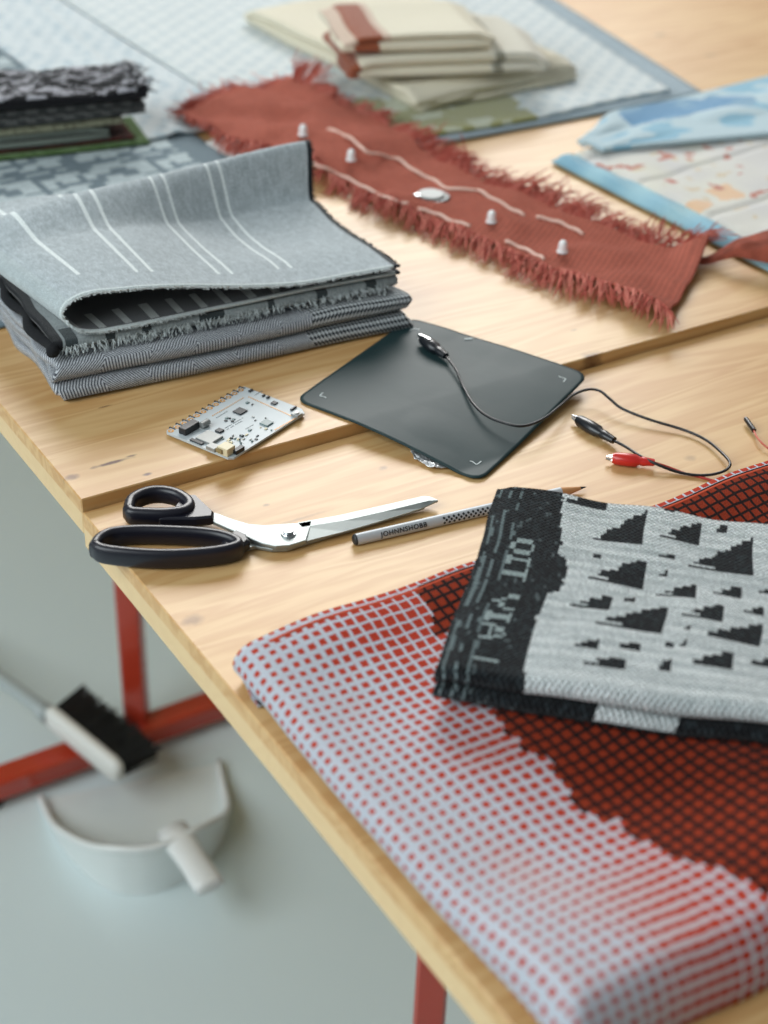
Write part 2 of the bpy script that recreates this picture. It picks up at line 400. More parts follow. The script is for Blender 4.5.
def top_layer(u, v):
    """u across the table (from under the left fold to the right), v from front fold underside to the back edge"""
    R = 0.011
    W1 = CX1 - CX0; H1 = CYB - CYF
    s = u*(W1 + 0.05) - 0.05; q = v*(H1 + 0.07) - 0.04   # negative = rolled under
    def roll(s):
        if s >= R: return s, 1.0
        L = math.pi*R/1.0
        a = (R - s)/(math.pi*R)
        if a >= 1: return R + (R - s - math.pi*R), 0.0
        return R - R*math.sin(a*math.pi), 0.5 + 0.5*math.cos(a*math.pi)
    def rollf(q):                # the front falls in a steeper, straighter face
        Rf, Lf = 0.020, 0.046
        if q >= Rf: return q, 1.0
        a = (Rf - q)/Lf
        if a >= 1: return 0.0 + (a - 1)*Lf, 0.0
        return Rf - Rf*math.sin(a*math.pi/2)**.9, 1 - a**1.6
    xs, hx = roll(s); ys, hy = rollf(q)
    yb = 0
    if ys > H1: ys = 2*H1 - ys; hyb = clamp(1 - (q - H1)/0.022); hy = min(hy, hyb)
    x = CX0 + xs; y = CYF + ys + 0.0022*vnoise(x*18, 3.1, 2)
    x += 0.0015*vnoise(y*25, 1.7, 4)
    lift = min(hx, hy)
    H = check_height(x, y)
    # the free left-front corner sags a little over the board
    return Vector((x, y, Z0 + 0.002 + lift*(H - 0.003)))
def chk_col(u, v, side):
    x = CX0 + u - 0.05; y = CYF + v - 0.04
    step = 0.0072
    ys = round(y/step)*step
    g = 1.0 if x > bx(ys) + 0.5*step*round(vnoise(ys*300, 0, 3)) else 0.0
    if y > CYB - 0.006: g = 0.0
    if y < CYF + 0.004 and x < 0.3: g = 0.0
    size = 0.33 + 0.05*vnoise(x*30, y*30, 8)
    if g < 0.5:
        size = 0.385 - 0.12*sm(0.10, 0.03, x) + 0.03*vnoise(x*18, y*18, 12) - 0.03*sm(-0.3, -0.4, y)
    else: size = 0.355 + 0.03*vnoise(x*20, y*20, 9)
    st = 0.0
    if g < .5: st = 0.13*clamp(0.35 + 1.1*vnoise(x*26, y*26, 21))*sm(.02, .05, x)*sm(-.25, -.29, y)
    return (g, size, st, 1.0)
sheet(top_layer, 150, 110, 0.0018, CX1-CX0+0.05, CYB-CYF+0.07, chk_col).build('top_layer', check_cloth, chk, smooth=True)
def under_layer(u, v): # the inner folded layers that keep the top one puffed up
    x = lerp(CX0+0.014, CX1-0.01, u); y = lerp(CYF+0.014, CYB-0.016, v)
    return Vector((x, y, Z0 + 0.0115))
sheet(under_layer, 30, 20, 0.006, CX1-CX0, CYB-CYF, lambda u, v, s: (0.0, 0.3, 0, 1)).build('inner_layer', check_cloth, chk, smooth=True)
ln = []
for k in range(60):
    x = lerp(CX0+0.02, CX1, k/59); p = top_layer((x-CX0+0.05)/(CX1-CX0+0.05), (CYB-CYF+0.041)/(CYB-CYF+0.07)); ln.append(p + Vector((0, -0.0065, 0.0015)))
b = MB(); b.tube(ln, 0.0013, 6, flat=.6); b.build('edge_piping', plain('orange_yarn', S(196, 74, 40), 0.9), chk, smooth=True)

# ------------------------------------------------------------------ black and white folded knit lying on it
KZ = Z0 + 0.050
KO = W(436, 672, Z0+0.044); KB = W(500, 484, KZ+0.001); KR = W(768, 722, Z0+0.044)
kd = (KB - KO); kd.z = 0; KD = kd.length; kd.normalize()
kc = Vector((kd.y, -kd.x, 0)); KL = 0.235
def kloc(u, v, z=KZ): p = W(u, v, z) - KO; return p.dot(kc), p.dot(kd)
tri = []
for (x, y, w, h) in [(245,265,200,130),(465,255,150,80),(670,390,260,150),(215,425,200,100),(435,480,150,60),(605,475,100,40),(300,630,250,110),(535,585,150,75),(705,545,80,35),(690,675,200,80),(85,530,150,70),(575,775,140,60),(225,695,80,25),(50,690,80,35),(100,115,150,40),(745,765,90,35),(410,690,35,25),(355,695,35,18),(200,480,40,22),(330,385,25,28),(350,320,50,18),(65,312,35,14),(415,622,25,12),(335,775,30,40),(150,770,150,40),(755,465,70,30),(575,205,40,20),(360,135,30,18)]:
    p, q = kloc(580 + x/3.936, 480 + y/3.936); p2, _ = kloc(580 + (x-w)/3.936, 480 + (y-w*0.12)/3.936); _, q2 = kloc(580 + (x+h*.25)/3.936, 480 + (y-h)/3.936)
    tri.append((p, q, abs(p-p2), abs(q2-q)))
for k in range(26):              # the pattern carries on beyond the frame
    tri.append((0.235 + 0.05*(k % 3) + random.uniform(-.01, .01), 0.012 + 0.02*(k//3) + random.uniform(-.004, .004), random.uniform(.02, .045), random.uniform(.007, .016)))
GL = {'O': ['01110','10001','10001','10001','10001','10001','01110'], 'I': ['111','010','010','010','010','010','111'], 'T': ['11111','00100','00100','00100','00100','00100','00100'],
      'V': ['10001','10001','10001','01010','01010','00100','00100'], 'A': ['00100','01010','01010','10001','11111','10001','10001'], ' ': ['000']*7, '|': ['1']*7}
def letter_at(p, q):             # text runs from the back edge towards the front, tops towards +c
    r = 6 - int((p - LP0)/LPX)
    if r < 0 or r > 6: return False
    c = (LQ0 - q)/LPQ
    if c < 0: return False
    for ch in 'OIT VIA |':
        w = len(GL[ch][0])
        if c < w: return GL[ch][r][int(c)] == '1'
        c -= w + 1
        if c < 0: return False
    return False
a_ = kloc(503, 545); b_ = kloc(528, 556); c_ = kloc(484, 662); 
LP0 = a_[0] + 0.0045; LPX = max(0.0016, (b_[0]-a_[0])/7*0.80); LQ0 = kloc(516, 540)[1]; LPQ = (LQ0 - kloc(486, 660)[1])/41
bandpts = [kloc(568, 492), kloc(559, 545), kloc(567, 560), kloc(555, 592), kloc(545, 592), kloc(527, 660)]
def band(q):
    for (pa, qa, na), (pb, qb, nb) in zip(BP, BP[1:]):
        if q >= qb: return pa if na else lerp(pa, pb, clamp((qa - q)/max(1e-6, qa - qb)))
    return BP[-1][0]
BP = [kloc(564, 496) + (0,), kloc(561, 540) + (0,), kloc(557, 556) + (0,), kloc(567, 561) + (0,), kloc(559, 592) + (0,), kloc(544, 595) + (0,), kloc(526, 664) + (0,), kloc(522, 690) + (0,)]
KH = 0.0066; KN = 4
kprof = polyline(serp(KD, KN, KH, first=1))
KS = kprof.length
def knit_col(u, v, side):
    p = v; s = u
    pt = kprof(s/KS); q = pt.x; z = pt.z
    n = vnoise(p*420, s*420, 3); n2 = vnoise(p*900, s*900, 4)
    pr = math.floor(p/0.0022)*0.0022; qr = math.floor(q/0.0022)*0.0022
    topl = z > KH*(KN-1) - KH*0.9
    white = S(243, 249, 249); mid = S(184, 195, 196); blk = S(16, 20, 24); dk = S(38, 46, 50)
    if p < band(q) + 0.0008*vnoise(q*300, 1, 1):
        if topl and letter_at(p, q): return S(168, 184, 184)
        # ribbed border with grey yarn lines
        for c0, w0 in ((0.0045, .0022), (0.0105, .0016), (0.0165, .0022)):
            if abs(p - c0 - 0.0007*vnoise(q*90, c0*900, 6)) < w0/2 and vnoise(q*130, c0*700, 9) > -0.25: return S(112, 128, 130)
        if n > 0.74: return S(92, 104, 106)
        return blk if n2 < 0.2 else dk
    row = int(q/0.0044)
    hit = False
    if topl:
        for (tp, tq, tw, thh) in tri:
            x = tp - pr; y = qr - tq
            if -0.0010 <= x <= tw and -0.0010 <= y <= thh:
                rw = math.floor(max(0, y)/0.0034)/max(1, round(thh/0.0034))
                if x <= tw*(1 - rw)*(1 if rw else 1) and not (rw == 0 and x > tw*.6 and y > 0.0018): hit = True; break
    else:
        hit = vnoise(p*19 + 3, round(z/KH/2)*7.7, 7) > 0.30 or (q < .004 and abs(z - 1.5*KH) < .5*KH) or (z < KH*.4)  # front crease between the folds blackened as painted shade; lowest layer black too
    if hit: return blk if n2 < 0.3 else dk
    sh = (0.80 if row % 2 else 0.55) + 0.28*vnoise(p*22, row*7.3, 11)
    return tuple(lerp(mid[k], white[k], clamp(sh + 0.25*n)) for k in range(3)) + (1,)
def knit_pt(u, v):
    pt = kprof(u); p = v*KL; q = pt.x; z = pt.z
    edge = sm(0.012, 0.0, p)
    q0_ = KO + kc*p + kd*q
    zz = Z0 + max(0.0285, check_height(q0_.x, q0_.y) + .0040) + z + 0.0015*vnoise(p*30, q*20, 2)*(z/(KH*3))
    zz -= edge*z*0.16
    skew = 0.0
    return KO + kc*(p + skew*(1-edge) - 0.002*vnoise(q*25, z*300, 5)) + kd*q + Vector((0, 0, zz - KO.z))
knit_mat = fabric('loop_knit', pitch=0.0034, bump=1.0, mottle=0.22, nscale=900, sheen=0.1, contrast=0.42)  # contrast paints shade between the stitches
kn_ = sheet(knit_pt, 330, 150, 0.0049, KS, KL, knit_col).build('folded_knit_cloth', knit_mat, smooth=True)
tag(kn_, 'folded black and white knitted cloth with stepped triangles, lying on the red checked cloth', 'cloth')

# ------------------------------------------------------------------ grey folded cloth stack on the far board
def frame(o, ang):
    ex = Vector((math.cos(ang), math.sin(ang), 0)); ey = Vector((-ex.y, ex.x, 0))
    return Vector(o), ex, ey
GO, GX, GY = frame((0.038, 0.126, ZF), math.radians(-3.8)); GW = 0.288; GD = 0.185
# bottom: herringbone
hp = polyline(serp(GD, 4, 0.0072, first=1)); HS = hp.length
def herr_pt(u, v):
    p = hp(u); a = v*GW; z = p.z
    sk = 0.010*sm(0.006, 0.0, a)
    zz = z + 0.003 + 0.0012*vnoise(a*22, p.x*20, 3)*(z/0.0216)
    yb = p.x + 0.004*vnoise(a*9, z*140, 4)*(1 if z > .003 else .3) + 0.006*(z/0.0216)
    return GO + GX*(a - 0.004*vnoise(p.x*30, z*200, 8)) + GY*yb + Vector((0, 0, zz))
def herr_base(t, uv):
    sp = N(t, 'ShaderNodeSeparateXYZ'); t.links.new(uv, sp.inputs[0]); u, v = sp.outputs[0], sp.outputs[1]
    tri_ = mathn(t, 'ABSOLUTE', mathn(t, 'SUBTRACT', mathn(t, 'FRACT', mathn(t, 'DIVIDE', v, 0.07)), 0.5))
    ph = mathn(t, 'FRACT', mathn(t, 'DIVIDE', mathn(t, 'ADD', u, mathn(t, 'MULTIPLY', tri_, 0.07)), 0.0023))
    st = N(t, 'ShaderNodeMapRange', i_1=0.42, i_2=0.58, i_3=0.0, i_4=1.0); t.links.new(ph, st.inputs[0])
    twill = mixc(t, st.outputs[0], S(200, 205, 210), S(84, 88, 96))
    dots = None
    a = mathn(t, 'SINE', mathn(t, 'MULTIPLY', mathn(t, 'ADD', u, v), 2*math.pi/0.0064)); b_ = mathn(t, 'SINE', mathn(t, 'MULTIPLY', mathn(t, 'SUBTRACT', u, v), 2*math.pi/0.0064))
    d2 = N(t, 'ShaderNodeMapRange', i_1=-0.1, i_2=0.1, i_3=0.0, i_4=1.0); t.links.new(mathn(t, 'MULTIPLY', a, b_), d2.inputs[0])
    dots = mixc(t, d2.outputs[0], S(44, 50, 56), S(196, 202, 204))
    return mixc(t, mathn(t, 'GREATER_THAN', v, GW*0.70), twill, dots)
herr = sheet(herr_pt, 200, 120, 0.0058, HS, GW).build('folded_herringbone_cloth', fabric('herringbone_wool', pitch=0.0010, bump=0.4, mottle=0.12, sheen=0.2, base=herr_base), smooth=True)
tag(herr, 'grey herringbone cloth folded at the bottom of the grey stack', 'cloth', 'grey cloths in the stack')
# middle: pale grey with black selvage and frayed front
MZ = 0.0300
def mid_col(u, v, side):
    if v < 0.007: return S(20, 22, 26)
    n = vnoise(u*300, v*300, 5)
    if u > 0.19 and vnoise(v*70, 3, 2) > 0.45 and u < 0.21: return S(58, 66, 68)
    c = 150 + 12*n
    return S(c, c+8, c+9)
mp_ = polyline([(GD+.02, 0, 0.0), (0.028, 0, 0.0), (0.019, 0, 0.0008), (0.0165, 0, 0.003), (0.019, 0, 0.0052), (0.028, 0, 0.006), (GD+.02, 0, 0.006)])
def mid_pt(u, v):
    p = mp_(u); a = 0.003 + v*(GW-0.006)
    return GO + GX*(a + 0.002*vnoise(p.x*40, p.z*200, 2)) + GY*(p.x + 0.003*vnoise(a*12, 1, 6)) + Vector((0, 0, MZ + 0.0015 + p.z + 0.004*sm(0.06, 0, a)*(p.z/0.006)*0.2))
midc = thing('folded_grey_cloth', 'plain pale grey cloth with a black selvage, between the striped and herringbone cloths', 'cloth', GO + Vector((0.1, 0.1, MZ)), 'grey cloths in the stack')
sheet(mid_pt, 220, 150, 0.003, mp_.length, GW-.006, mid_col).build('cloth', fabric('grey_plain_weave', pitch=0.0011, bump=0.4, mottle=0.1), midc, smooth=True)
b = MB(); sp_ = [GO + GX*(0.001 + 0.003*math.sin(k*.9)) + GY*lerp(0.012, GD+.02, k/24) + Vector((0, 0, MZ+0.0046+0.0006*math.sin(k*1.7))) for k in range(25)]
b.tube(sp_, [0.0046 - 0.0008*(k/24) for k in range(25)], 8, flat=.8); b.build('selvage', plain('black_selvage_yarn', S(18, 20, 24), .95, bump=.6, scale=400), midc, smooth=True)
fr = MB()
for k in range(520):
    a = random.uniform(0.01, GW-.012); p0 = GO + GX*a + GY*0.0165 + Vector((0, 0, MZ + random.uniform(.002, .006)))
    d = -GY*random.uniform(.002, .006) + GX*random.uniform(-.004, .002) + Vector((0, 0, random.uniform(-.004, .001)))
    fr.tube([p0, p0 + d*.6, p0 + d + Vector((0, 0, -.0008))], 0.00028, 3, caps=False)
tag(fr.build('frayed_edge', plain('grey_white_yarn', S(196, 204, 204), .95), midc), 'frayed pale yarn ends', kind='stuff')
# top: striped cloth rolled over at the left, raised ridge at the back
TZ = 0.0402
A0 = 0.014                       # left end of the roll
prof = []
for k in range(21): prof.append((lerp(GW, A0+0.03, k/20), 0, 0.0))
for k in range(1, 18):
    t = math.pi*k/18; prof.append((A0 + 0.018 - 0.018*math.sin(t) + 0.012*(1-math.sin(t)), 0, 0.0155 - 0.0155*math.cos(t)))
for k in range(0, 25):
    a = lerp(A0+0.03, GW-0.004, k/24); prof.append((a, 0, 0.031 - 0.0235*sm(0.060, 0.22, a) ))
tp_ = polyline(prof); TS = tp_.length
SB = GD + 0.02
def ridge(a, y):
    """back part of the top layer stands up into a soft ridge"""
    c = SB - 0.022 + lerp(-0.026, 0.012, sm(-.02, GW, a))
    A = lerp(0.005, 0.041, sm(-0.02, 0.27, a))
    return A*sm(c - lerp(.046, .031, sm(0, .25, a)), c - .001, y) if y < c else A*math.exp(-((y - c)/0.012)**2)
def top_pt(u, v):
    p = tp_(u); a = p.x; s = 0.018 + v*(SB - 0.018)
    isTop = sm(0.004, 0.010, p.z + (0.02 if u > 0.62 else 0)) if u > 0.40 else 0.0
    y = s
    y += (0.010*sm(0.09, 0.0, a) - 0.004)*(1 - v)*(isTop) + 0.0025*vnoise(a*14, 2, 4)*(1-v)
    z = TZ + 0.0012 + p.z
    z += isTop*ridge(a, s)*sm(0.0, 0.05, a) if True else 0
    z += isTop*0.0016*vnoise(a*16, s*16, 9) - isTop*0.003*sm(0.10, 0.20, a)*sm(.05, .1, s)*sm(.16, .12, s)
    a2 = a - 0.034*v*sm(0.10, 0.0, a) + 0.010*isTop*(ridge(a, s)/0.043)*sm(0.2, GW, a)
    return GO + GX*a2 + GY*y + Vector((0, 0, z))
def stripe_col(u, v, side):
    p = tp_(u/TS); a = p.x; s = 0.018 + v*1.0
    n = vnoise(u*330, v*330, 5); n2 = vnoise(u*1200, v*260, 8)
    if u > TS - 0.0045 or (u < 0.0045): return S(22, 28, 34)
    top = u/TS > 0.5
    if v < 0.0022: return S(205, 214, 214)
    if side == -1 or not top:
        if side == -1:
            # inner face: rows of pale dashes
            if 0.004 < v < 0.03 and (a/0.020) % 1.0 < 0.3: return S(170, 176, 174)
            return S(54, 58, 62)  # ground darkened to stand for the shade inside the roll
        return S(178, 188, 190)
    if a < 0.020 - 0.0: return S(176+8*n, 186+8*n, 188+8*n)
    for c0, v0 in ((0.040, .030), (0.0775, .024), (0.0885, .024), (0.141, .022), (0.152, .022), (0.193, .026), (0.204, .026)):
        if abs(a - c0) < 0.0016 and v > v0: return S(226, 234, 234)
    c = 174 + 9*n + 10*n2
    return S(c-2, c+8, c+12)
strip = thing('folded_striped_cloth', 'grey cloth with paired white stripes folded on top of the grey stack', 'cloth', GO + Vector((0.1, 0.1, TZ)), 'grey cloths in the stack')
stripe_mat = fabric('grey_chambray', pitch=0.0010, bump=0.35, mottle=0.14, nscale=1100, sheen=0.35)
sheet(top_pt, 400, 130, 0.0020, TS, SB - 0.018, stripe_col).build('cloth', stripe_mat, strip, smooth=True)
fr = MB()
for k in range(1100):
    u = random.uniform(0.30, 0.985); p0 = top_pt(u, 0.0)
    d = -GY*random.uniform(.001, .0032) + GX*random.uniform(-.0016, .0016) + Vector((0, 0, random.uniform(-.0016, .0012)))
    fr.tube([p0 + GY*.0006, p0 + d], 0.00022, 3, caps=False)
tag(fr.build('frayed_edge', plain('white_yarn_ends', S(214, 220, 220), .95), strip), 'frayed white yarn ends', kind='stuff')
fr = MB()
for k in range(500):
    v = random.uniform(0.0, 1.0); p0 = top_pt(0.999, v)
    d = GX*random.uniform(.0005, .0035) + GY*random.uniform(-.002, .002) + Vector((0, 0, random.uniform(-.0015, .001)))
    fr.tube([p0 - GX*.001, p0 + d], 0.0004, 3, caps=False)
tag(fr.build('selvage', plain('black_yarn_ends', S(22, 28, 34), .95), strip), 'black frayed side edge', kind='stuff')

# ------------------------------------------------------------------ microcontroller board
PZ = ZF + 0.0024
po = W(164.6, 432.5, PZ); ptop = W(243, 386.7, PZ); pbot = W(236, 461.7, PZ)
px = (ptop - po).normalized(); py = pbot - po; py = (py - px*py.dot(px)).normalized(); PL, PW = 0.0855, 0.0605
white_pcb = plain('white_solder_mask', S(192, 201, 204), 0.45, var=0.03)
gold = plain('gold_plating', S(206, 150, 74), 0.45, .5)
chipm = plain('chip_resin', S(34, 38, 42), 0.45)
grey_chip = plain('grey_chip_top', S(108, 130, 130), 0.4)
pcb = thing('circuit_board', 'small white circuit board with gold edge contacts, lying beside the grey cloth stack', 'circuit board', po + px*PL/2 + py*PW/2)
def pp(x, y, z=0): return po + px*x + py*y + Vector((0, 0, z))
b = MB(); outl = []
for k in range(12):              # notched contact edge
    c = (k + .5)*PL/12.3 + 0.0015
    outl += [(c - 0.0026, 0), (c + 0.0016, 0), (c + 0.0018, 0.0035), (c + 0.0040, 0.0035)]
outl += [(PL-0.002, 0), (PL, 0.002), (PL, PW-0.006), (PL-0.004, PW), (0.003, PW), (0, PW-0.003), (0, 0.002)]
bot = [pp(x, y, -0.0008) for x, y in outl]; top = [pp(x, y, 0.0008) for x, y in outl]
b.loft([bot, top]); b.build('board', white_pcb, pcb)
for k in range(12):
    c = (k + .5)*PL/12.3 + 0.0010; b = MB()
    n = 14; ring = lambda r, z: [pp(c - .0012 + r*math.cos(2*math.pi*i/n), 0.0030 + r*math.sin(2*math.pi*i/n), z) for i in range(n)]
    b.loft([ring(0.0021, .00082), ring(0.0021, .0010), ring(0.0010, .0010), ring(0.0010, .00082)], caps=False); cc_ = b.build('contact', gold, pcb)
    b = MB(); b.box(pp(c + .0024, .0012, 0.0003), .0013, .0056, .0012, px, py); b.build('notch_shade', chipm, cc_)  # black block standing in for the shade in each notch
def zc(x, y):                    # position on the board
    q = W(160 + x/5.12, 380 + y/5.12, PZ + 0.001) - po; return q.dot(px), q.dot(py)
def comp(name, zx, zy, lx, ly, h, mat, sub=None):
    x, y = zc(zx, zy); b = MB(); b.box(pp(x, y, 0.0008 + h/2), lx, ly, h, px, py, bev=min(.0003, h*.2)); return b.build(name, mat, pcb)
silver = plain('tin_plate', S(158, 160, 158), 0.5, .4, var=.02)
comp('audio_jack', 150, 258, 0.0150, 0.0065, 0.0052, black_plastic)
x, y = zc(240, 232); b = MB()
b.tube([pp(x - .006, y + .0002, .0035), pp(x+.0015, y, .0035)], 0.0024, 12); b.build('jack_barrel', silver, pcb, smooth=True, auto=40)
comp('card_slot', 252, 300, 0.0135, 0.0140, 0.0020, silver)
comp('memory_card', 188, 318, 0.0030, 0.0110, 0.0012, chipm)
jst = plain('cream_nylon', S(226, 214, 178), 0.5)
comp('battery_socket', 340, 372, 0.0085, 0.0090, 0.0058, jst)
x, y = zc(318, 372); b = MB(); b.box(pp(x - .003, y, .0038), .0012, .005, .003, px, py); b.build('socket_shade', plain('shaded_cream', S(150, 132, 92), .6), pcb)  # solid block; its darker cream stands for shade inside the socket
comp('usb_socket', 272, 352, 0.0065, 0.0078, 0.0028, silver)
comp('slide_switch', 402, 366, 0.0090, 0.0040, 0.0030, chipm)
comp('chip', 305, 262, 0.0050, 0.0050, 0.0014, chipm); comp('chip', 410, 162, 0.0080, 0.0075, 0.0012, chipm)
comp('chip', 545, 222, 0.0074, 0.0074, 0.0012, grey_chip); comp('chip', 585, 120, 0.0040, 0.0040, 0.0012, chipm)
comp('button', 700, 182, 0.0062, 0.0062, 0.0022, silver)
x, y = zc(700, 182); b = MB(); b.cyl(pp(x, y, .0030), .0018, .0012, 14); b.build('button_cap', plain('white_button', S(225, 225, 222), .4), pcb)
for zx, zy, lx, ly in ((465, 57, .004, .002), (530, 82, .003, .0015), (553, 92, .003, .0018), (683, 148, .0065, .0016)): comp('connector', zx, zy, lx, ly, 0.0014, chipm)
random.seed(21)
for k in range(40):
    zx, zy = random.choice(((370, 195), (455, 118), (420, 300), (420, 300), (470, 290), (505, 195), (370, 300), (400, 325), (560, 245)))
    zx += random.gauss(0, 22); zy += random.gauss(0, 11)
    comp('component', zx, zy, random.choice((.0012, .0018, .0026)), random.choice((.0009, .0013, .002)), random.uniform(.0006, .0014), random.choice((chipm, chipm, silver, jst, grey_chip)))
b = MB()
for k in range(26):
    for row in ((270, 182, 425, 92), (455, 86, 668, 182)):
        if row[0] == 270 and k > 18: continue
        nn = 18 if row[0] == 270 else 25; t = k/nn
        x, y = zc(lerp(row[0], row[2], t), lerp(row[1], row[3], t)); b.cyl(pp(x, y, .0007), .0005, .0004, 8)
for k in range(16):
    x, y = zc(lerp(590, 700, k/15), lerp(254, 192, k/15)); b.cyl(pp(x, y, .0007), .0005, .0004, 8)
tag(b.build('header_hole', gold, pcb), 'rows of small gold holes')
for zx0, zy0, ln_, gap in ((335, 245, 18, 6.0), (345, 252, 13, 7.0), (290, 192, 10, 7), (440, 250, 8, 6), (480, 80, 8, 7)):
    b = MB()
    for k in range(ln_):
        x, y = zc(zx0 + k*gap*.86, zy0 - k*gap*.5)
        if random.random() < .15: continue
        b.box(pp(x, y, .00085), .0007, random.uniform(.0006, .0012), .0001, px, py)
    b.build('silkscreen', plain('grey_print', S(96, 108, 112), .6), pcb)

# ------------------------------------------------------------------ dark square sheet with foil tab
sheet_mat = plain('dark_coated_card', S(36, 57, 59), 0.5, spec=0.25, var=0.05, scale=40, bump=0.25)
C00 = W(295, 400, ZF+.0012); C01 = W(410, 319, ZF+.0012); C11 = W(589, 375, ZF+.0012); C10 = W(480, 479, Z0+.0035)
card = thing('dark_card', 'square dark green-grey card with rounded corners, lying across the step between the boards', 'card', C00.lerp(C11, .5))
def card_xy(s, r):
    p = C00.lerp(C10, s).lerp(C01.lerp(C11, s), r); return p
def card_pt(u, v):
    # rounded square: pull the corners in
    s, r = u, v; R = 0.06
    cs, cr_ = s - .5, r - .5
    k = max(abs(cs), abs(cr_))
    if k > 1e-6:
        ang = math.atan2(cr_, cs); ca, sa = math.cos(ang), math.sin(ang)
        # distance from the centre to a rounded square along this direction
        lo, hi = 0.3, 0.72
        for _ in range(22):
            mid_ = (lo + hi)/2; x, y = abs(mid_*ca), abs(mid_*sa)
            dx, dy = max(x - (.5 - R), 0), max(y - (.5 - R), 0)
            if math.hypot(dx, dy) > R and (x > .5-R or y > .5-R): hi = mid_
            else: lo = mid_
        sq = 0.5/max(abs(ca), abs(sa)); f = lo/sq
        kk = (k/.5); f = lerp(1.0, f, kk**2); s, r = .5 + cs*f, .5 + cr_*f
    p = card_xy(s, r)
    base = ZF + .0012
    d = -p.y                        # overhang past the step, drooping towards the viewer
    z = base if d < 0 else max(Z0 + .0016, base - 0.0006*0 - 0.72*d*d - .05*d)
    z += 0.0016*sm(.82, 1.0, r)*(1 - abs(s - .5)) + 0.0007*max(0, vnoise(s*5, r*5, 3))
    return Vector((p.x, p.y, z))
sheet(card_pt, 64, 64, 0.0009, .155, .155).build('card', sheet_mat, card, smooth=True)
white_line = plain('white_print', S(196, 206, 206), .6)
def card_line(s0, r0, s1, r1, w=.0005):
    p, q = card_xy(s0, r0), card_xy(s1, r1)
    n = 6; L = [card_pt(lerp(s0, s1, i/n), lerp(r0, r1, i/n)) + Vector((0, 0, .00062)) for i in range(n+1)]
    b.tube(L, w, 4, flat=.25)
    return b
for (s, r, ds, dr) in ((.93, .91, -.035, -.035), (.93, .09, -.035, .035), (.07, .92, .035, -.035), (.07, .09, .035, .035)):
    b = MB(); card_line(s, r, s + ds, r); card_line(s, r, s, r + dr); b.build('corner_mark', white_line, card)
b = MB(); pc = card_pt(.36, .965); b.tube([pc + Vector((-.003, .001, .0008)), pc + Vector((.003, -.001, .0008))], .0014, 6, flat=.3); b.build('tape_speck', white_line, card)
foil_m = plain('crinkled_foil', S(214, 216, 218), 0.42, .75, bump=1.0, scale=260, var=.02)
fpts = [(404, 440), (416, 459), (421, 465), (432, 469.5), (443, 469), (449, 464), (440, 450), (425, 440)]
fo_c = W(428, 455, Z0)
fz = lambda p: (p.y < -0.001)
def foil_pt(u, v):
    a = W(lerp(414, 450, u), lerp(459, 468, u) + 5*math.sin(u*math.pi)*1.0, Z0+.001); c = W(lerp(404, 444, u), lerp(438, 452, u), Z0+.001)
    p = a.lerp(c, v); return Vector((p.x, p.y, Z0 + .0013 + 0.0011*(1 + vnoise(u*9, v*7, 3)) + 0.0006*vnoise(u*21, v*17, 4)))
fo_ = sheet(foil_pt, 40, 24, .0004, .02, .015).build('foil_scrap', foil_m, smooth=True)
tag(fo_, 'crinkled silver foil scrap sticking out under the dark card', 'foil')

# ------------------------------------------------------------------ scissors
SZ = Z0
navy = plain('navy_handle_plastic', S(20, 21, 33), 0.36, var=.02, coat=.1)
steel = plain('brushed_steel', S(160, 167, 166), 0.48, .8, var=.03, scale=120)
sc = thing('scissors', 'dressmaking scissors with dark navy handles lying on the pine board', 'scissors', W(288, 531, SZ))
def ring_handle(name, outer, wall, z0, z1, thick=None):
    """loop handle: outline in the picture at the height of its upper rim"""
    o = spline([W(x, y, z1) for x, y in outer] + [W(*outer[0], z1)], 7)[:-1]
    n = len(o); ctr = sum(o, Vector())/n
    rings = []
    prof = []
    hw, hh = wall/2, (z1 - z0)/2
    for k in range(14):
        t = 2*math.pi*k/14; c, s_ = math.cos(t), math.sin(t)
        prof.append((hw*math.copysign(abs(c)**.75, c), hh*math.copysign(abs(s_)**.65, s_)))
    b = MB()
    for i in range(n):
        tg = (o[(i+1) % n] - o[i-1]).normalized(); nn = Vector((tg.y, -tg.x, 0))
        if (o[i] - ctr).dot(nn) < 0: nn = -nn
        th = thick(i/n) if thick else 1.0
        c0 = o[i] - nn*hw*th
        rings.append([Vector((c0.x, c0.y, (z0+z1)/2)) + nn*(a*th) + Vector((0, 0, h)) for a, h in prof])
    rings.append(rings[0]); b.loft(rings, caps=False); return b
b = ring_handle('x', [(88, 541), (95, 532), (110, 525), (135, 522.5), (170, 523), (205, 525), (228, 529), (243, 536.5), (240, 544), (215, 550), (170, 553), (130, 551.5), (99, 547.5)], .0072, SZ+.0004, SZ+.0140)
b.build('handle', navy, sc, smooth=True, auto=60)
b = ring_handle('x', [(122, 505), (126, 494), (140, 486), (158, 483), (178, 486), (192, 494), (195, 502), (186, 509), (165, 512), (140, 511.5), (127, 510)], .0078, SZ+.0030, SZ+.0155)
b.build('handle', navy, sc, smooth=True, auto=60)
b = MB(); b.prism([(p.x, p.y) for p in (W(x, y, SZ+.009) for x, y in ((184, 497), (196, 497), (214, 514), (213, 519), (196, 521), (160, 521), (150, 515), (172, 512)))], SZ+.0040, SZ+.0115, bev=.0015); b.build('tang_cover', navy, sc)
b = MB(); b.prism([(p.x, p.y) for p in (W(x, y, SZ+.006) for x, y in ((236, 534), (246, 538), (250, 545), (243, 551), (225, 555), (222, 545)))], SZ+.0012, SZ+.0105, bev=.002); b.build('tang_cover', navy, sc)
def blade(pts, z0, z1, ridgepts=None):
    b = MB(); poly = [W(x, y, z1) for x, y in pts]
    b.prism([(p.x, p.y) for p in poly], z0, z1, bev=.0004); return b
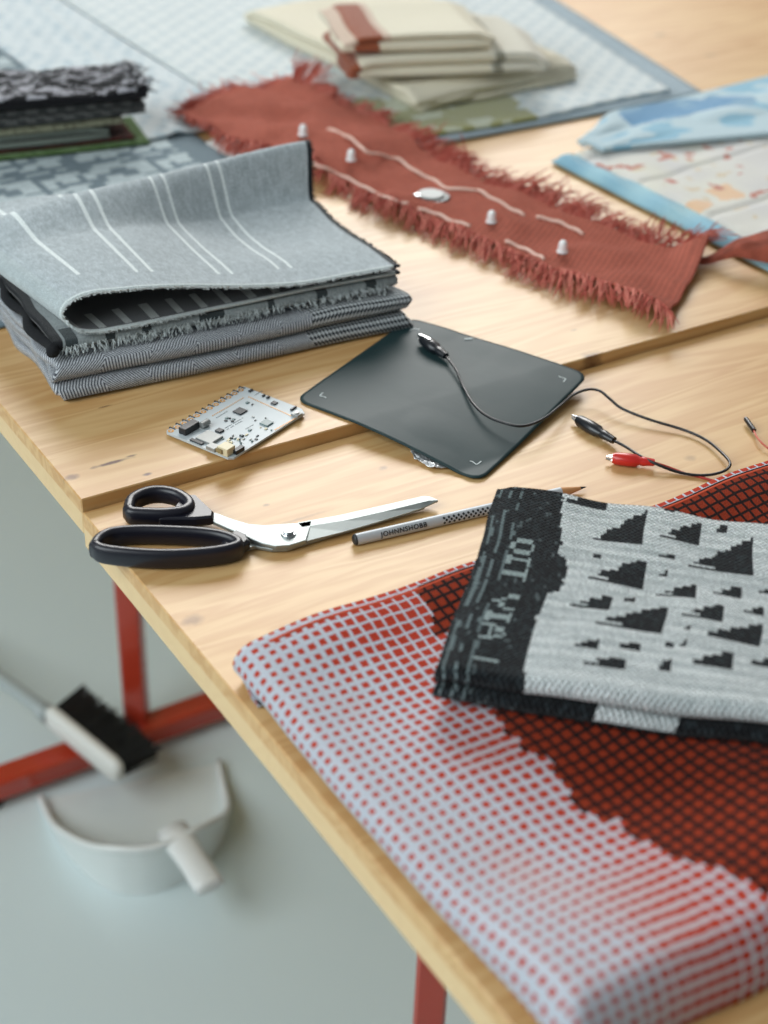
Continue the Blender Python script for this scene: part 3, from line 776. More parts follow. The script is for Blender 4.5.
b = blade([(205, 511), (216, 513), (232, 519), (249, 524), (265, 525), (282, 524), (300, 523), (312, 521), (306, 540), (290, 545), (276, 546), (262, 543), (250, 538), (228, 528), (205, 518)], SZ+.0040, SZ+.0066); b.build('blade_shank', steel, sc)
# upper blade with a hollow-ground bevel: thick back, thin cutting edge
b = MB(); bk = [W(x, y, SZ+.0066) for x, y in ((298, 522.5), (340, 515), (382, 505.5), (424, 495.8), (430, 496.5), (437, 499.5))]
rg = [W(x, y, SZ+.0066) for x, y in ((302, 527), (344, 520.5), (384, 511.5), (421, 502.5), (429, 500.5), (438, 500.2))]
eg = [W(x, y, SZ+.0048) for x, y in ((302, 542), (344, 531.5), (384, 520), (421, 508.5), (429, 505), (438, 500.8))]
rings = []
for p, q, r in zip(bk, rg, eg): rings.append([p, q, r, Vector((r.x, r.y, SZ+.0040)), Vector((p.x, p.y, SZ+.0040))])
b.loft(rings); b.build('blade', steel, sc)
b = blade([(238, 541), (246, 539), (262, 541), (282, 541), (303, 536), (420, 505.5), (425, 506), (407, 512), (330, 535), (304, 543), (287, 548.5), (272, 549), (255, 546), (246, 548), (238, 547)], SZ+.0010, SZ+.0034); b.build('blade', steel, sc)
b = MB(); c = W(288.5, 532, SZ+.008); b.cyl((c.x, c.y, SZ+.0064), .0049, .0014, 24, bev=.0003); b.cyl((c.x, c.y, SZ+.0076), .0036, .0022, 24, bev=.0005); b.build('pivot_screw', chrome, sc)

# ------------------------------------------------------------------ pencil
R = 0.0038
p0 = W(353.2, 540.2, Z0+R); p1 = W(588, 486.4, Z0+R*.8); ax = (p1 - p0).normalized(); PLn = 0.1745
p1 = p0 + ax*PLn
side_ = Vector((ax.y, -ax.x, 0)).normalized(); up = Vector((0, 0, 1))
pen = thing('pencil', 'silver-grey pencil with rows of black grip dots, point under the knitted cloth edge', 'pencil', p0)
pen['label'] = 'silver-grey pencil with rows of black grip dots, lying between scissors and knitted cloth'
def ringp(d, r, n=18): # soft three-sided barrel
    return [p0 + ax*d + (side_*math.cos(2*math.pi*i/n) + up*math.sin(2*math.pi*i/n))*r*(1 + .05*math.cos(3*(2*math.pi*i/n) + math.pi*.5)) for i in range(n)]
silver_paint = plain('silver_lacquer', S(190, 195, 199), 0.42, .12, var=.02)
b = MB(); b.loft([ringp(.0019, R*.99), ringp(.006, R), ringp(.154, R)]); b.build('barrel', silver_paint, pen, smooth=True, auto=50)
b = MB(); b.loft([ringp(0, R*.55), ringp(.0004, R*.86), ringp(.0012, R*.97), ringp(.0020, R*.985)]); b.build('end_cap', chipm, pen, smooth=True, auto=50)
b = MB(); b.loft([ringp(.1538, R*.98), ringp(.1695, R*.30)]); b.build('sharpened_wood', plain('cedar', S(206, 150, 98), .7), pen, smooth=True, auto=50)
b = MB(); b.loft([ringp(.1694, R*.30), ringp(PLn, R*.05)]); b.build('lead', plain('graphite', S(40, 40, 44), .4), pen, smooth=True, auto=50)
b = MB(); rc = random.Random(2)
for k in range(30):
    for ang in (-2, 24, 50):
        a = math.radians(ang); d = .0640 + k*.0036 + (0.0016 if ang == 24 else 0)
        if d > .15: continue
        nrm = side_*math.cos(a) + up*math.sin(a); tg = nrm.cross(ax)
        c = p0 + ax*d + nrm*(R*(1+.05*math.cos(3*a + math.pi*.5)))
        b.loft([[c + (ax*math.cos(t) + tg*math.sin(t))*.0009 + nrm*h for t in [2*math.pi*i/8 for i in range(8)]] for h in (-.0002, .00007)])
b.build('grip_dots', chipm, pen)
def text_mesh(s, size, origin, X, Y, mat, name, parent, depth=.00008):
    cu = bpy.data.curves.new(name, 'FONT'); cu.body = s; cu.size = size; cu.extrude = depth; cu.space_character = 1.15; cu.offset = .00006
    tmp = bpy.data.objects.new(name + '_src', cu); COL.objects.link(tmp)
    dg = bpy.context.evaluated_depsgraph_get(); me = bpy.data.meshes.new_from_object(tmp.evaluated_get(dg))
    bpy.data.objects.remove(tmp); bpy.data.curves.remove(cu)
    Zv = X.cross(Y); base = Vector(); q = parent
    while q is not None: base = base + q.location; q = q.parent
    for v in me.vertices: v.co = origin + X*v.co.x + Y*v.co.y + Zv*v.co.z - base
    me.materials.clear(); me.materials.append(mat); me.name = name
    o = bpy.data.objects.new(name, me); link(o, parent); return o
a = math.radians(30); nrm = (-side_*0 + side_*math.cos(a)*1 + up*math.sin(a)).normalized(); tg = -nrm.cross(ax).normalized()
if tg.z < 0: tg = -tg
text_mesh('JOHNNSHOBB', .0046, p0 + ax*.0180 + nrm*(R*1.03) - tg*.0016, ax, tg, chipm, 'lettering', pen)

# ------------------------------------------------------------------ alligator clip leads
wire_black = plain('black_wire_sleeve', S(24, 26, 30), .35); boot_black = plain('black_clip_boot', S(26, 30, 36), .3, coat=.2)
boot_red = plain('red_clip_boot', S(206, 40, 34), .35, coat=.3, var=.02); wire_red = plain('red_wire_sleeve', S(176, 52, 40), .5)
def clip(parent, tip, tail, mat, lift=0.0, metal_cover=False):
    """alligator clip from the jaw tip to where the lead enters"""
    tip, tail = Vector(tip), Vector(tail); d = (tail - tip); L = d.length; d.normalize()
    s_ = Vector((d.y, -d.x, 0)).normalized(); u_ = s_.cross(d); u_ = u_ if u_.z > 0 else -u_
    b = MB()
    rr = [(.13, .0024, .0034), (.20, .0036, .0044), (.45, .0045, .0046), (.62, .0042, .0042), (.70, .0027, .0028), (.76, .0033, .0033), (.84, .0029, .0029), (1.0, .0024, .0024)]
    b.loft([[tip + d*(L*t) + s_*(w*1.22*math.cos(2*math.pi*i/16)) + u_*(h*math.sin(2*math.pi*i/16)) for i in range(16)] for t, w, h in rr])
    c = b.build('clip', mat, parent, smooth=True, auto=50)
    j = MB()
    for sg in (1, -1):
        r_ = []
        for t in (0.0, .05, .10, .18):
            cc = tip + d*(L*t) + u_*(sg*(.0006 + .008*t)); w = lerp(.0008, .0020, t/.18)
            r_.append([cc + s_*(w*math.cos(2*math.pi*i/10)) + u_*(sg*.0012*max(0, math.sin(2*math.pi*i/10))) for i in range(10)])
        j.loft(r_)
    j.build('jaw', chrome, c, smooth=True, auto=50)
    return c
lead = thing('clip_lead', 'black lead with black alligator clips at both ends, curling off the dark card', 'cable', W(560, 405, Z0))
cz = ZF + 0.0052
ct, ce = W(418, 336, cz+.002), W(446, 356, cz+.0005)
cl = clip(lead, ct, ce, boot_black)
b = MB(); d = (ce - ct).normalized(); s_ = Vector((d.y, -d.x, 0)).normalized()
b.loft([[ct + d*t + s_*(.0026*math.cos(2*math.pi*i/12)) + Vector((0, 0, h0 + .0016*math.sin(2*math.pi*i/12))) for i in range(12)] for t, h0 in ((.002, .0016), (.010, .0032), (.016, .0036))]); b.build('jaw_plate', chrome, cl, smooth=True, auto=50)
e2, t2 = W(614, 440.5, Z0+.0046), W(572, 416.5, Z0+.0046)
clip(lead, t2, e2, boot_black)
pts = [(444.5, 355, cz), (455, 368, ZF+.006), (463, 386, ZF+.004), (472, 402, ZF+.0034), (484, 414, ZF+.0034), (500, 421.5, ZF+.0034), (522, 426, ZF+.0034), (543, 419, ZF+.003), (560, 406, ZF+.001), (574, 394.5, Z0+.008), (588, 389.5, Z0+.010), (600, 391, Z0+.010), (610, 399, Z0+.009), (622, 408.5, Z0+.007), (648, 419, Z0+.005), (684, 430, Z0+.003), (706, 440, Z0+.003), (722, 453, Z0+.004), (730, 463, Z0+.005), (726, 470, Z0+.004), (712, 474.5, Z0+.003), (695, 475, Z0+.002), (676, 471.5, Z0+.0025), (655, 463.5, Z0+.0058), (640, 456, Z0+.0065), (627, 447.5, Z0+.005), (613, 440, Z0+.0046)]
b = MB(); b.tube(spline([W(*p) for p in pts], 8), .00105, 8); b.build('wire', wire_black, lead, smooth=True)
rlead = thing('clip_lead', 'red alligator clip on a thin red lead running under the checked cloth', 'cable', W(630, 460, Z0))
clip(rlead, W(606, 457.5, Z0+.0046), W(654.5, 462.5, Z0+.0046), boot_red)
b = MB(); b.tube(spline([W(654, 462.4, Z0+.0046), W(668, 467, Z0+.003), W(684, 473, Z0+.0014), W(700, 477, Z0+.001), W(718, 482, Z0+.001)], 8), .0009, 8); b.build('wire', wire_red, rlead, smooth=True)
jl = thing('jumper_wire', 'thin red jumper wire with a black end sleeve beside the checked cloth', 'cable', W(750, 428, Z0))
b = MB(); b.tube([W(745.5, 418.5, Z0+.0040), W(747, 420.5, Z0+.0040), W(754, 430.5, Z0+.0034)], [.0016, .0019, .0019], 12); b.build('end_sleeve', black_plastic, jl, smooth=True, auto=50)
b = MB(); b.tube(spline([W(753.6, 430, Z0+.0034), W(757, 437, Z0+.004), W(763, 444, Z0+.004), W(772, 451, Z0+.002), W(784, 456, Z0+.001)], 8), .0007, 8); b.build('wire', plain('pale_red_wire', S(206, 104, 86), .5), jl, smooth=True)

# ------------------------------------------------------------------ pale patterned runners at the back left
def runner_base(ground, motif, P, thr):
    def f(t, uv):
        # stepped pixel blocks, as woven in
        sc_ = N(t, 'ShaderNodeVectorMath', operation='SNAP'); t.links.new(uv, sc_.inputs[0]); sc_.inputs[1].default_value = (P, P, 1)
        mp = N(t, 'ShaderNodeMapping'); mp.inputs['Rotation'].default_value = (0, 0, .5); t.links.new(sc_.outputs[0], mp.inputs[0])
        nz = N(t, 'ShaderNodeTexNoise'); nz.inputs['Scale'].default_value = 0.45/P; nz.inputs['Detail'].default_value = 0; t.links.new(mp.outputs[0], nz.inputs['Vector'])
        g = mathn(t, 'GREATER_THAN', nz.outputs['Fac'], thr)
        return mixc(t, g, ground, motif)
    return f
# woven-in staircase motif kept as yarn colours on the mesh
MOT = ["..............",
       ".##.##..##.##.",
       ".#######.####.",
       "..####.....###",
       "..##..##.#....",
       "#.....##.#.##.",
       "###..###.####.",
       ".#######...###",
       "..###.........",
       ".....##.###.#."]
def run_col(u, v, side):
    if u > 0.373 - 0.022: return S(110, 126, 134)
    if v < 0.07: return S(112, 128, 136)
    i = int((v - 0.07)/0.0075) % len(MOT); j = int(u/0.0085) % 14
    n = vnoise(u*200, v*200, 3)*6
    return S(180+n, 193+n, 196+n) if MOT[i][j] == '#' else S(112+n, 128+n, 136+n)
def run_pt(u, v):
    x = lerp(-0.01, 0.373, u); y = lerp(0.26, 1.5, v)
    return Vector((x, y, ZF + .0016 + 0.0006*vnoise(x*14, y*14, 3)))
run = sheet(run_pt, 110, 300, .0018, .383, 1.24, run_col).build('patterned_runner', fabric('grey_jacquard', pitch=.0015, bump=.3, sheen=.1), smooth=True)
tag(run, 'grey-blue runner with pale stepped woven motif under the grey and black cloth stacks', 'runner')
def pale_col(u, v, side):
    i = int(u/0.010); j = int(v/0.010); n = vnoise(u*180, v*180, 3)*5
    on = ((i*3 + j*5) % 7 < 3) and ((i//2 + j) % 3 != 0)
    return S(176+n, 194+n, 202+n) if on else S(206+n, 216+n, 219+n)
def pale_pt(u, v):
    x = lerp(0.30, 0.4402, u); y = lerp(0.585, 1.5, v)
    z = ZF + .0048 + 0.0008*vnoise(x*12, y*12, 5) + .0030*math.exp(-((x - .385 - .1*(y-.9))/.008)**2)
    return Vector((x, y, z))
pal = sheet(pale_pt, 40, 160, .0018, .132, .915, pale_col).build('patterned_cloth', fabric('pale_jacquard', pitch=.0015, bump=.3, sheen=.5), smooth=True)
tag(pal, 'pale blue-white patterned cloth spread at the back left behind the red fringed strip', 'cloth')
pr_ = MB(); q = [W(205, 143, ZF+.003), W(240, 163, ZF+.003), W(300, 140, ZF+.003), W(255, 118, ZF+.003)]
pr_.prism([(p.x, p.y) for p in q], ZF+.0027, ZF+.0031)
tag(pr_.build('paper_sheet', plain('white_paper', S(232, 232, 228), .8)), 'small white paper corner showing under the left end of the red fringed strip', 'paper')

# mat of two layers under the cream pile
def mat1_pt(u, v):
    y = lerp(.445, 1.25, v); x = lerp(.455, .939 + (y-.445)*.227, u)
    return Vector((x, y, ZF + .0030 + .0008*vnoise(x*12, y*12, 2)*(u < .97)))
def mat1_col(u, v, side): n = 8*vnoise(u*60, v*60, 3); return S(156+n, 174+n, 184+n)
m1 = sheet(mat1_pt, 60, 80, .0034, .5, .8, mat1_col).build('grey_blue_mat', fabric('felted_blue_grey', pitch=.002, bump=.3, sheen=.3), smooth=True)
tag(m1, 'grey-blue cloth mat lying lowest under the cream cloths, its edge showing at the front', 'mat')
def mat2_col(u, v, side):
    n = vnoise(u*50, v*50, 3); x = u; 
    if v < .125 - .012*vnoise(u*40, 1, 4) and u < .270 + .01*vnoise(v*90, 2, 2):
        return S(146, 146, 82) if vnoise(v*60, u*60, 5) < .35 else S(186, 192, 166)
    i = int(u/.016 + v/.016); j = int(u/.016 - v/.016 + 100)
    on = (i % 2 == 0) and (j % 2 == 0)
    return S(186, 202, 208) if on else S(218, 226, 226)
def mat2_pt(u, v):
    y = lerp(.458 + .004*math.sin(u*9), 1.25, v); x = lerp(.441, .90 + (y-.445)*.227, u)
    return Vector((x, y, ZF + .0070 + .0008*vnoise(x*12, y*12, 2)))
m2 = sheet(mat2_pt, 120, 170, .0036, .46, .8, mat2_col).build('patterned_mat', fabric('white_blue_jacquard', pitch=.0018, bump=.35, sheen=.5), smooth=True)
tag(m2, 'pale blue and white patterned mat with an olive band, directly under the cream cloths', 'mat')

# ------------------------------------------------------------------ cream folded pile
cream_m = fabric('cream_cotton', pitch=.0013, bump=.35, mottle=.05, sheen=.3)
CREAM = S(234, 227, 204); RUST = S(158, 88, 60)
def folded(name, label, O, X, Y, L, D, n, h, th, col, mat, cat='cloth', group=None, nu=90, nv=60, wob=.002, front=None, axis_u=True, base=0.0, first=1, droop=None, soft=.3):
    pr = polyline(serp(D, n, h, first=first)); SS = pr.length
    def f(u, v):
        p = pr(u); a = v*L
        z = base + th/2 + .0003 + p.z + wob*.5*vnoise(a*12, p.x*12, 3)*(p.z/max(1e-6, h*(n-1)))
        ed = min(a, L - a); z -= soft*p.z*(1 - sm(0, .022, ed))
        if droop: z += droop(a, p.x)*(p.z/max(1e-6, h*(n-1)))
        return O + X*(a + wob*vnoise(p.x*20, p.z*150, 7)) + Y*(p.x + wob*vnoise(a*9, p.z*120, 5)) + Vector((0, 0, z))
    o = sheet(f, nu, nv, th, SS, L, (lambda u, v, s: col(pr(u/SS), v, s))).build(name, mat, smooth=True)
    return tag(o, label, cat, group)
ZM = ZF + .0094
GRP = 'cream cloths in the pile'
folded('folded_cream_cloth', 'large cream cloth folded at the bottom of the cream pile', Vector((.594, .890, ZM)), Vector((0.02, -1, 0)).normalized(), Vector((1, .10, 0)).normalized(), .375, .228, 3, .0085, .0060,
       lambda p, v, s: CREAM, cream_m, group=GRP, wob=.007, soft=.5)
O2 = W(352, 88, ZM+.020); 
E2 = (W(502, 82, ZM+.020) - O2); E2.z = 0; L2 = E2.length; E2.normalize(); N2 = Vector((-E2.y, E2.x, 0))
folded('folded_cream_cloth', 'cream folded cloth with a grey stripe at its right end, middle of the cream pile', Vector((O2.x, O2.y, ZM+.0282)), E2, N2, L2 + .056, .14, 4, .0060, .0048,
       lambda p, v, s: S(150, 148, 132) if (L2 - .006 < v < L2 + .006) else (S(226, 222, 206) if v > L2 - .012 else (RUST if v < .010 else CREAM)), cream_m, group=GRP, wob=.006, soft=.5, droop=lambda a, x: -.004*sm(L2, L2+.07, a))
O3 = W(345, 63, ZM+.045)
folded('folded_cream_cloth', 'cream folded cloth with a rust brown patch, topmost of the cream pile', Vector((O3.x, O3.y, ZM+.0545)), E2, N2, L2 - .002, .13, 3, .0062, .0050,
       lambda p, v, s: RUST if .014 < v < .040 else (S(214, 190, 170) if v < .05 and p.z > .01 else CREAM), cream_m, group=GRP, wob=.006, soft=.5)

# ------------------------------------------------------------------ black and green cloth stack at the left edge
O4 = W(-60, 168, ZF+.003); E4 = W(146, 146, ZF+.003) - O4; E4.z = 0; L4 = E4.length; E4.normalize(); N4 = Vector((-E4.y, E4.x, 0))
GS = 'cloths in the dark stack'
z4 = .0030
dark_fab = fabric('dark_felted_wool', pitch=.0022, bump=.8, mottle=.25, sheen=.15)
def mel(a, b, sc_=260):
    return lambda p, v, s: a if vnoise(p.x*sc_ + p.z*900, v*sc_, 5) < .1 else b
def stack_cloth(name, label, n, h, th, col, dL, dY, wob, droop=None, D=.075):
    global z4
    o = folded(name, label, Vector((O4.x, O4.y, ZF)) + E4*0 + N4*dY, E4, N4, L4 + dL, D, n, h*.72, th*.72, col, dark_fab, group=GS, base=z4, wob=wob, nu=80, nv=70, droop=droop)
    z4 += (h*(n-1) + th)*.72 + .0004
    return o
stack_cloth('folded_green_cloth', 'thin green cloth at the bottom of the dark stack', 2, .0042, .0032, mel(S(92, 120, 70), S(112, 138, 92)), .006, .0, .003)
stack_cloth('folded_rust_cloth', 'thin rust red cloth just above the green one in the dark stack', 2, .0032, .0024, mel(S(92, 44, 34), S(70, 40, 36)), -.008, .004, .003)
stack_cloth('folded_charcoal_cloth', 'charcoal cloth with a pale edge in the lower half of the dark stack', 4, .0045, .0032, lambda p, v, s: S(132, 142, 132) if (s == 0 or (p.x < .0016)) else S(38, 42, 40), -.032, .002, .005)
stack_cloth('folded_olive_cloth', 'pale olive cloth with a rolled end in the middle of the dark stack', 2, .0072, .0050, mel(S(176, 176, 148), S(150, 150, 126)), -.018, .004, .004)
stack_cloth('folded_grey_knit', 'dark grey ribbed cloth under the topmost of the dark stack', 3, .0068, .0056, lambda p, v, s: S(92, 94, 92) if ((v + p.z)/.0035) % 1 < .5 else S(60, 62, 62), .004, 0, .004)
zt = z4
O5 = Vector((O4.x, O4.y, ZF)) + N4*.002
blk = thing('folded_black_cloth', 'fuzzy black cloth flecked with white, topmost of the dark stack', 'cloth', O5 + Vector((0, 0, zt)), GS)
pr5 = polyline(serp(.08, 2, .0085, first=1))
def blk_pt(u, v):
    p = pr5(u); a = v*(L4+.002)
    z = zt + .0034 + p.z + .0045*vnoise(a*25, p.x*25, 3)*(p.z/.0085)
    return O5 + E4*(a + .003*vnoise(p.x*30, 4, 7)) + N4*(p.x + .002*vnoise(a*30, p.z*90, 5)) + Vector((0, 0, z))
def blk_col(u, v, s):
    p = pr5(u/pr5.length)
    if p.z > .0062:
        return S(196, 196, 204) if vnoise(u*330, v*100, 4) > .18 else S(30, 30, 34)
    return S(24, 24, 28)
sheet(blk_pt, 140, 140, .0062, pr5.length, L4+.002, blk_col).build('cloth', dark_fab, blk, smooth=True)
fz_ = MB(); rr = random.Random(5)
for k in range(700):
    u = rr.uniform(.42, 1); v = rr.random() if rr.random() < .55 else 1 - abs(rr.gauss(0, .02))
    v = min(v, 1); p = blk_pt(u, v) + Vector((0, 0, .003)); d = Vector((rr.gauss(0, .004), rr.gauss(0, .004), abs(rr.gauss(0, .0018))))
    if v > .96: d += E4*rr.uniform(0, .008)
    fz_.tube([p, p + d*.6 + Vector((0, 0, .001)), p + d], .0005, 3, mi=int(rr.random() < .3), caps=False)
tag(fz_.build('loose_yarn', [plain('black_yarn', S(26, 26, 30), .95), plain('white_fleck_yarn', S(214, 214, 218), .95)], blk), 'loose black and white yarn ends', kind='stuff')

# ------------------------------------------------------------------ rust red fringed strip with lights
RZ = ZF + .004
fr_pts = polyline([W(x, y, RZ) for x, y in ((182, 122), (230, 144), (275, 159), (314, 171), (348, 186), (392, 207), (460, 235), (525, 262), (564, 280), (620, 298), (669, 319))])
bk_pts = polyline([W(x, y, RZ) for x, y in ((292, 92), (345, 120), (390, 140), (430, 160), (500, 192), (580, 222), (650, 246), (706, 257))])
RUSTC = S(190, 102, 82)
def red_z(x, y):
    z = 0.0016 + .0062*(1 + vnoise(x*27 + y*9, y*22, 3)) + .0018*(1 + vnoise(x*55, y*45, 6))
    return z
def under_s(x, y):                # what it lies on: runner, mats, quilt corner, bridged softly at their edges
    gap = lambda x0, y0: math.hypot(max(0, x0 - x), max(0, y0 - y))
    h = .0034*sm(.040, .004, max(0, x - .373))
    h = max(h, .0104*sm(.060, .004, gap(.441, .445)))
    h = max(h, .0074*sm(.050, .004, gap(.30, .585)))
    h = max(h, .0125*sm(.030, .004, max(gap(.650, -9), max(0, y - .38))))
    return h
def red_pt(u, v):
    p = fr_pts(u).lerp(bk_pts(u), v)
    z = ZF + under_s(p.x, p.y) + red_z(p.x, p.y)
    if u > .94 and v > .6: z += .016*sm(.94, 1, u)*sm(.6, 1, v)
    return Vector((p.x, p.y, z))
def red_col(u, v, s):
    n = vnoise(u*240, v*240, 3)
    r = ((u/.0059) % 1 < .5)
    k = 1.0 + .07*n + (.10 if r else -.10)
    return tuple(c*k for c in RUSTC[:3]) + (1,)
red = thing('fringed_cloth_strip', 'rust red woven strip with fringed edges and small white lights, lying across the far board', 'cloth', red_pt(.5, .5))
red_m = fabric('rust_wool_weave', pitch=.0018, bump=.8, mottle=.12, sheen=.08)
sheet(red_pt, 230, 60, .0020, .68, .13, red_col).build('woven_strip', red_m, red, smooth=True)
yarn = [plain('rust_yarn', S(182, 88, 74), .95, var=.1, scale=300), plain('rust_yarn_pale', S(212, 128, 112), .95, var=.1, scale=300)]
rr = random.Random(11)
def strand(b, p, d, L, r=.00055, curl=.25, flo=None):
    pts = [p]; d = d.normalized()
    n = 5
    for k in range(n):
        d = (d + Vector((rr.gauss(0, curl), rr.gauss(0, curl), rr.gauss(0, curl*.5) - .10))).normalized()
        q = pts[-1] + d*(L/n)
        g = ZF + under_s(q.x, q.y) + .0012
        if q.z < g: q.z = g + rr.random()*.0012
        pts.append(q)
    b.tube(pts, [r*1.1]*(n) + [r*.5], 3, mi=int(rr.random() < .4), caps=False)
b = MB()
for k in range(150):              # twisted tassels along the front edge
    u = clamp((k + rr.random())/150); p = red_pt(u, 0.0)
    ang = rr.gauss(0, .18); base = Vector((-.70, -.72, 0)); d0 = Vector((base.x*math.cos(ang) - base.y*math.sin(ang), base.x*math.sin(ang) + base.y*math.cos(ang), .05))
    L = rr.uniform(.030, .042)*(1 - .25*sm(.85, 1, u))*(1 - .55*sm(.16, .08, u))
    for j in range(7): strand(b, p + Vector((rr.gauss(0, .0012), rr.gauss(0, .0012), rr.uniform(0, .002))), d0 + Vector((rr.gauss(0, .08), rr.gauss(0, .08), rr.gauss(0, .05))), L*rr.uniform(.7, 1.05), r=.00042, curl=.13)
tag(b.build('fringe', yarn, red), 'rust red fringe along the front edge', kind='stuff')
b = MB()
for k in range(900):
    u = rr.random(); p = red_pt(u, 1.0); cl_ = math.floor(u*26)/26; rr2 = random.Random(int(cl_*1000))
    ang = rr2.gauss(0, .35) + rr.gauss(0, .16); base = Vector((.92, .38, 0)); d0 = Vector((base.x*math.cos(ang) - base.y*math.sin(ang), base.x*math.sin(ang) + base.y*math.cos(ang), .25 + rr.gauss(0, .12)))
    L = rr2.uniform(.030, .052)*rr.uniform(.7, 1.0)
    if u < .42: L *= .6
    if u < .06: L *= 1.5; d0.z += .8
    strand(b, p + Vector((rr.gauss(0, .002), rr.gauss(0, .002), 0)), d0, L, r=.00065, curl=.16)
for k in range(260):              # loose left end
    v = rr.random(); p = red_pt(0.0, v)
    strand(b, p, Vector((-.15 - .4*(1-v), .9, .15)), rr.uniform(.008, .03), r=.0006, curl=.3)
tag(b.build('fringe', yarn, red), 'rust red loose fringe along the back edge', kind='stuff')
def twist_pt(u, v):               # the turned-over far right corner
    a = red_pt(.985, .90); e = a + Vector((.112, -.078, .0))
    c = a.lerp(e, u); w = lerp(.003, .023, sm(.05, .6, u))
    t = lerp(-.3, 2.6, v)
    nrm_ = Vector((-.6, -.8, 0))
    return Vector((c.x, c.y, ZF + .0035 + under_s(c.x, c.y))) + Vector((.6, .8, 0))*(-w*math.cos(t)) + Vector((0, 0, max(-.0015, w*.85*math.sin(t) + .001*vnoise(u*18, v*14, 3))))
sheet(twist_pt, 50, 40, .0020, .12, .06, lambda u, v, s: tuple(c*(.9 + .25*vnoise(u*160, v*160, 2)) for c in RUSTC[:3]) + (1,)).build('turned_corner', red_m, red, smooth=True)
thr = plain('cream_thread', S(236, 200, 184), .9, var=.1, scale=400)
def surf(x, y):                   # point on the strip under an image position
    p = W(x, y, RZ + .006); best = None
    for _ in range(3):
        h = ZF + under_s(p.x, p.y) + red_z(p.x, p.y); p = W(x, y, h)
    return Vector((p.x, p.y, h))
for runpts in ([(328, 131), (345, 137), (358, 146), (366, 153), (385, 158), (400, 162), (415, 173), (432, 181), (448, 190), (478, 192)], [(478, 192), (492, 200), (510, 210), (524, 217)], [(536, 219), (552, 222), (568, 228), (583, 236)],
               [(300, 160), (320, 168), (338, 176), (355, 184), (372, 193), (390, 201), (408, 206)], [(418, 211), (435, 215), (450, 222), (470, 228)], [(505, 243), (520, 249), (535, 256), (544, 261)]):
    L_ = spline([surf(x, y) + Vector((0, 0, .0018)) for x, y in runpts], 6)
    b = MB(); b.tube([p + Vector((0, 0, .0007*math.sin(k*.9))) for k, p in enumerate(L_)], .0016, 6)
    o = b.build('stitching', thr, red, smooth=True); o['label'] = 'cream running stitch'
for (x, y) in ((303, 137), (351, 162), (491, 224), (562, 254)):
    p = surf(x, y) + Vector((0, 0, .0020)); b = MB(); r_ = .0050
    prf = [(r_, 0), (r_, .0008), (r_*.8, .0014), (r_*.78, .0070), (r_*.6, .0096), (r_*.25, .0108)]
    b.loft([[p + Vector((q*math.cos(2*math.pi*i/14), q*math.sin(2*math.pi*i/14), z)) for i in range(14)] for q, z in prf])
    o = b.build('light_bulb', white_led, red, smooth=True, auto=50); o['label'] = 'small white sewn-on light'
p = surf(432, 199) + Vector((0, 0, .0010)); b = MB(); b.cyl(p, .0165, .0022, 28, bev=.0005)
hold = b.build('battery_holder', plain('dark_holder', S(62, 72, 73), .45), red)
b = MB(); b.cyl(p + Vector((0, .002, .0023)), .0125, .0018, 28, bev=.0006); b.build('coin_cell', plain('cell_steel', S(176, 180, 178), .5, .0, var=.01), hold)
b = MB(); b.box(p + Vector((-.0145, .003, .0035)), .006, .006, .003, bev=.0006); b.build('holder_tab', chrome, hold)

# ------------------------------------------------------------------ blue quilted patchwork at the right
q0 = W(552, 155, ZF+.010); QX = Vector((0.02, -1, 0)).normalized(); QY = Vector((1, .09, 0)).normalized()
quilt = thing('quilt', 'blue bordered patchwork quilt with a floral panel, at the right behind the red strip', 'quilt', Vector((.85, .2, ZF)))
def qz(a, c):
    seam = 0
    z = .0085
    for k in (0.025, .105, .2, .30): z -= .0032*math.exp(-((a - k + .02*c)/.004)**2)*(c > .03)
    for k in (.0, .026): z -= .0040*math.exp(-((c - k)/.004)**2)
    z += .0018*vnoise(a*30, c*30, 3)
    if c < .026: z += .0016*math.sin(a*85 + c*120)
    return max(.003, z)
def quilt_pt(u, v):
    a = u*.40; c = v*.45; p = Vector((q0.x, q0.y, 0)) + QX*a + QY*c
    rim_ = sm(0, .008, min(a, c, .45 - c + .0)) 
    return Vector((p.x, p.y, ZF + .0012 + lerp(.002, qz(a, c), rim_)))
def quilt_col(u, v, s):
    n = vnoise(u*34, v*34, 4); n2 = vnoise(u*90, v*90, 5)
    if v < .026: return S(150 + 18*n, 194 + 14*n, 210 + 8*n)
    if vnoise(u*70 + 9, v*70, 8) > .72: return S(196, 128, 112)
    if u > .15 and n > .5: return S(232, 196, 160)
    if n2 > .7: return S(216, 200, 172)
    return S(220 + 6*n, 218 + 6*n, 210)
qm = fabric('printed_cotton', pitch=.0012, bump=.25, mottle=.05, sheen=.3)
sheet(quilt_pt, 130, 130, .0020, .40, .45, quilt_col).build('floral_panel', qm, quilt, smooth=True)
qa = W(597, 152, ZF+.02)
def flap_pt(u, v):
    # folded-back blue layer over the far half
    a = u*.17 - .06 + .0; c = v*.42 + .045
    p = Vector((q0.x, q0.y, 0)) + QX*(a + c*.34*0 - .0) + QY*c
    lim = 0.012 + .33*c
    aa = lerp(-.012 - .055*sm(0, .25, v), lim, u)
    p = Vector((q0.x, q0.y, 0)) + QX*aa + QY*c
    z = ZF + .0135 + .004*vnoise(u*5, v*7, 9) + .003*math.sin(u*9 + v*6)
    e = min(u, 1-u, v)
    if aa < 0: z -= .008*sm(0, -.05, aa)
    return Vector((p.x, p.y, max(ZF + (.0155 if aa > -.002 else .0034), z - .004*sm(.05, 0, e)) if c > .03 else max(ZF + .0034, z)))
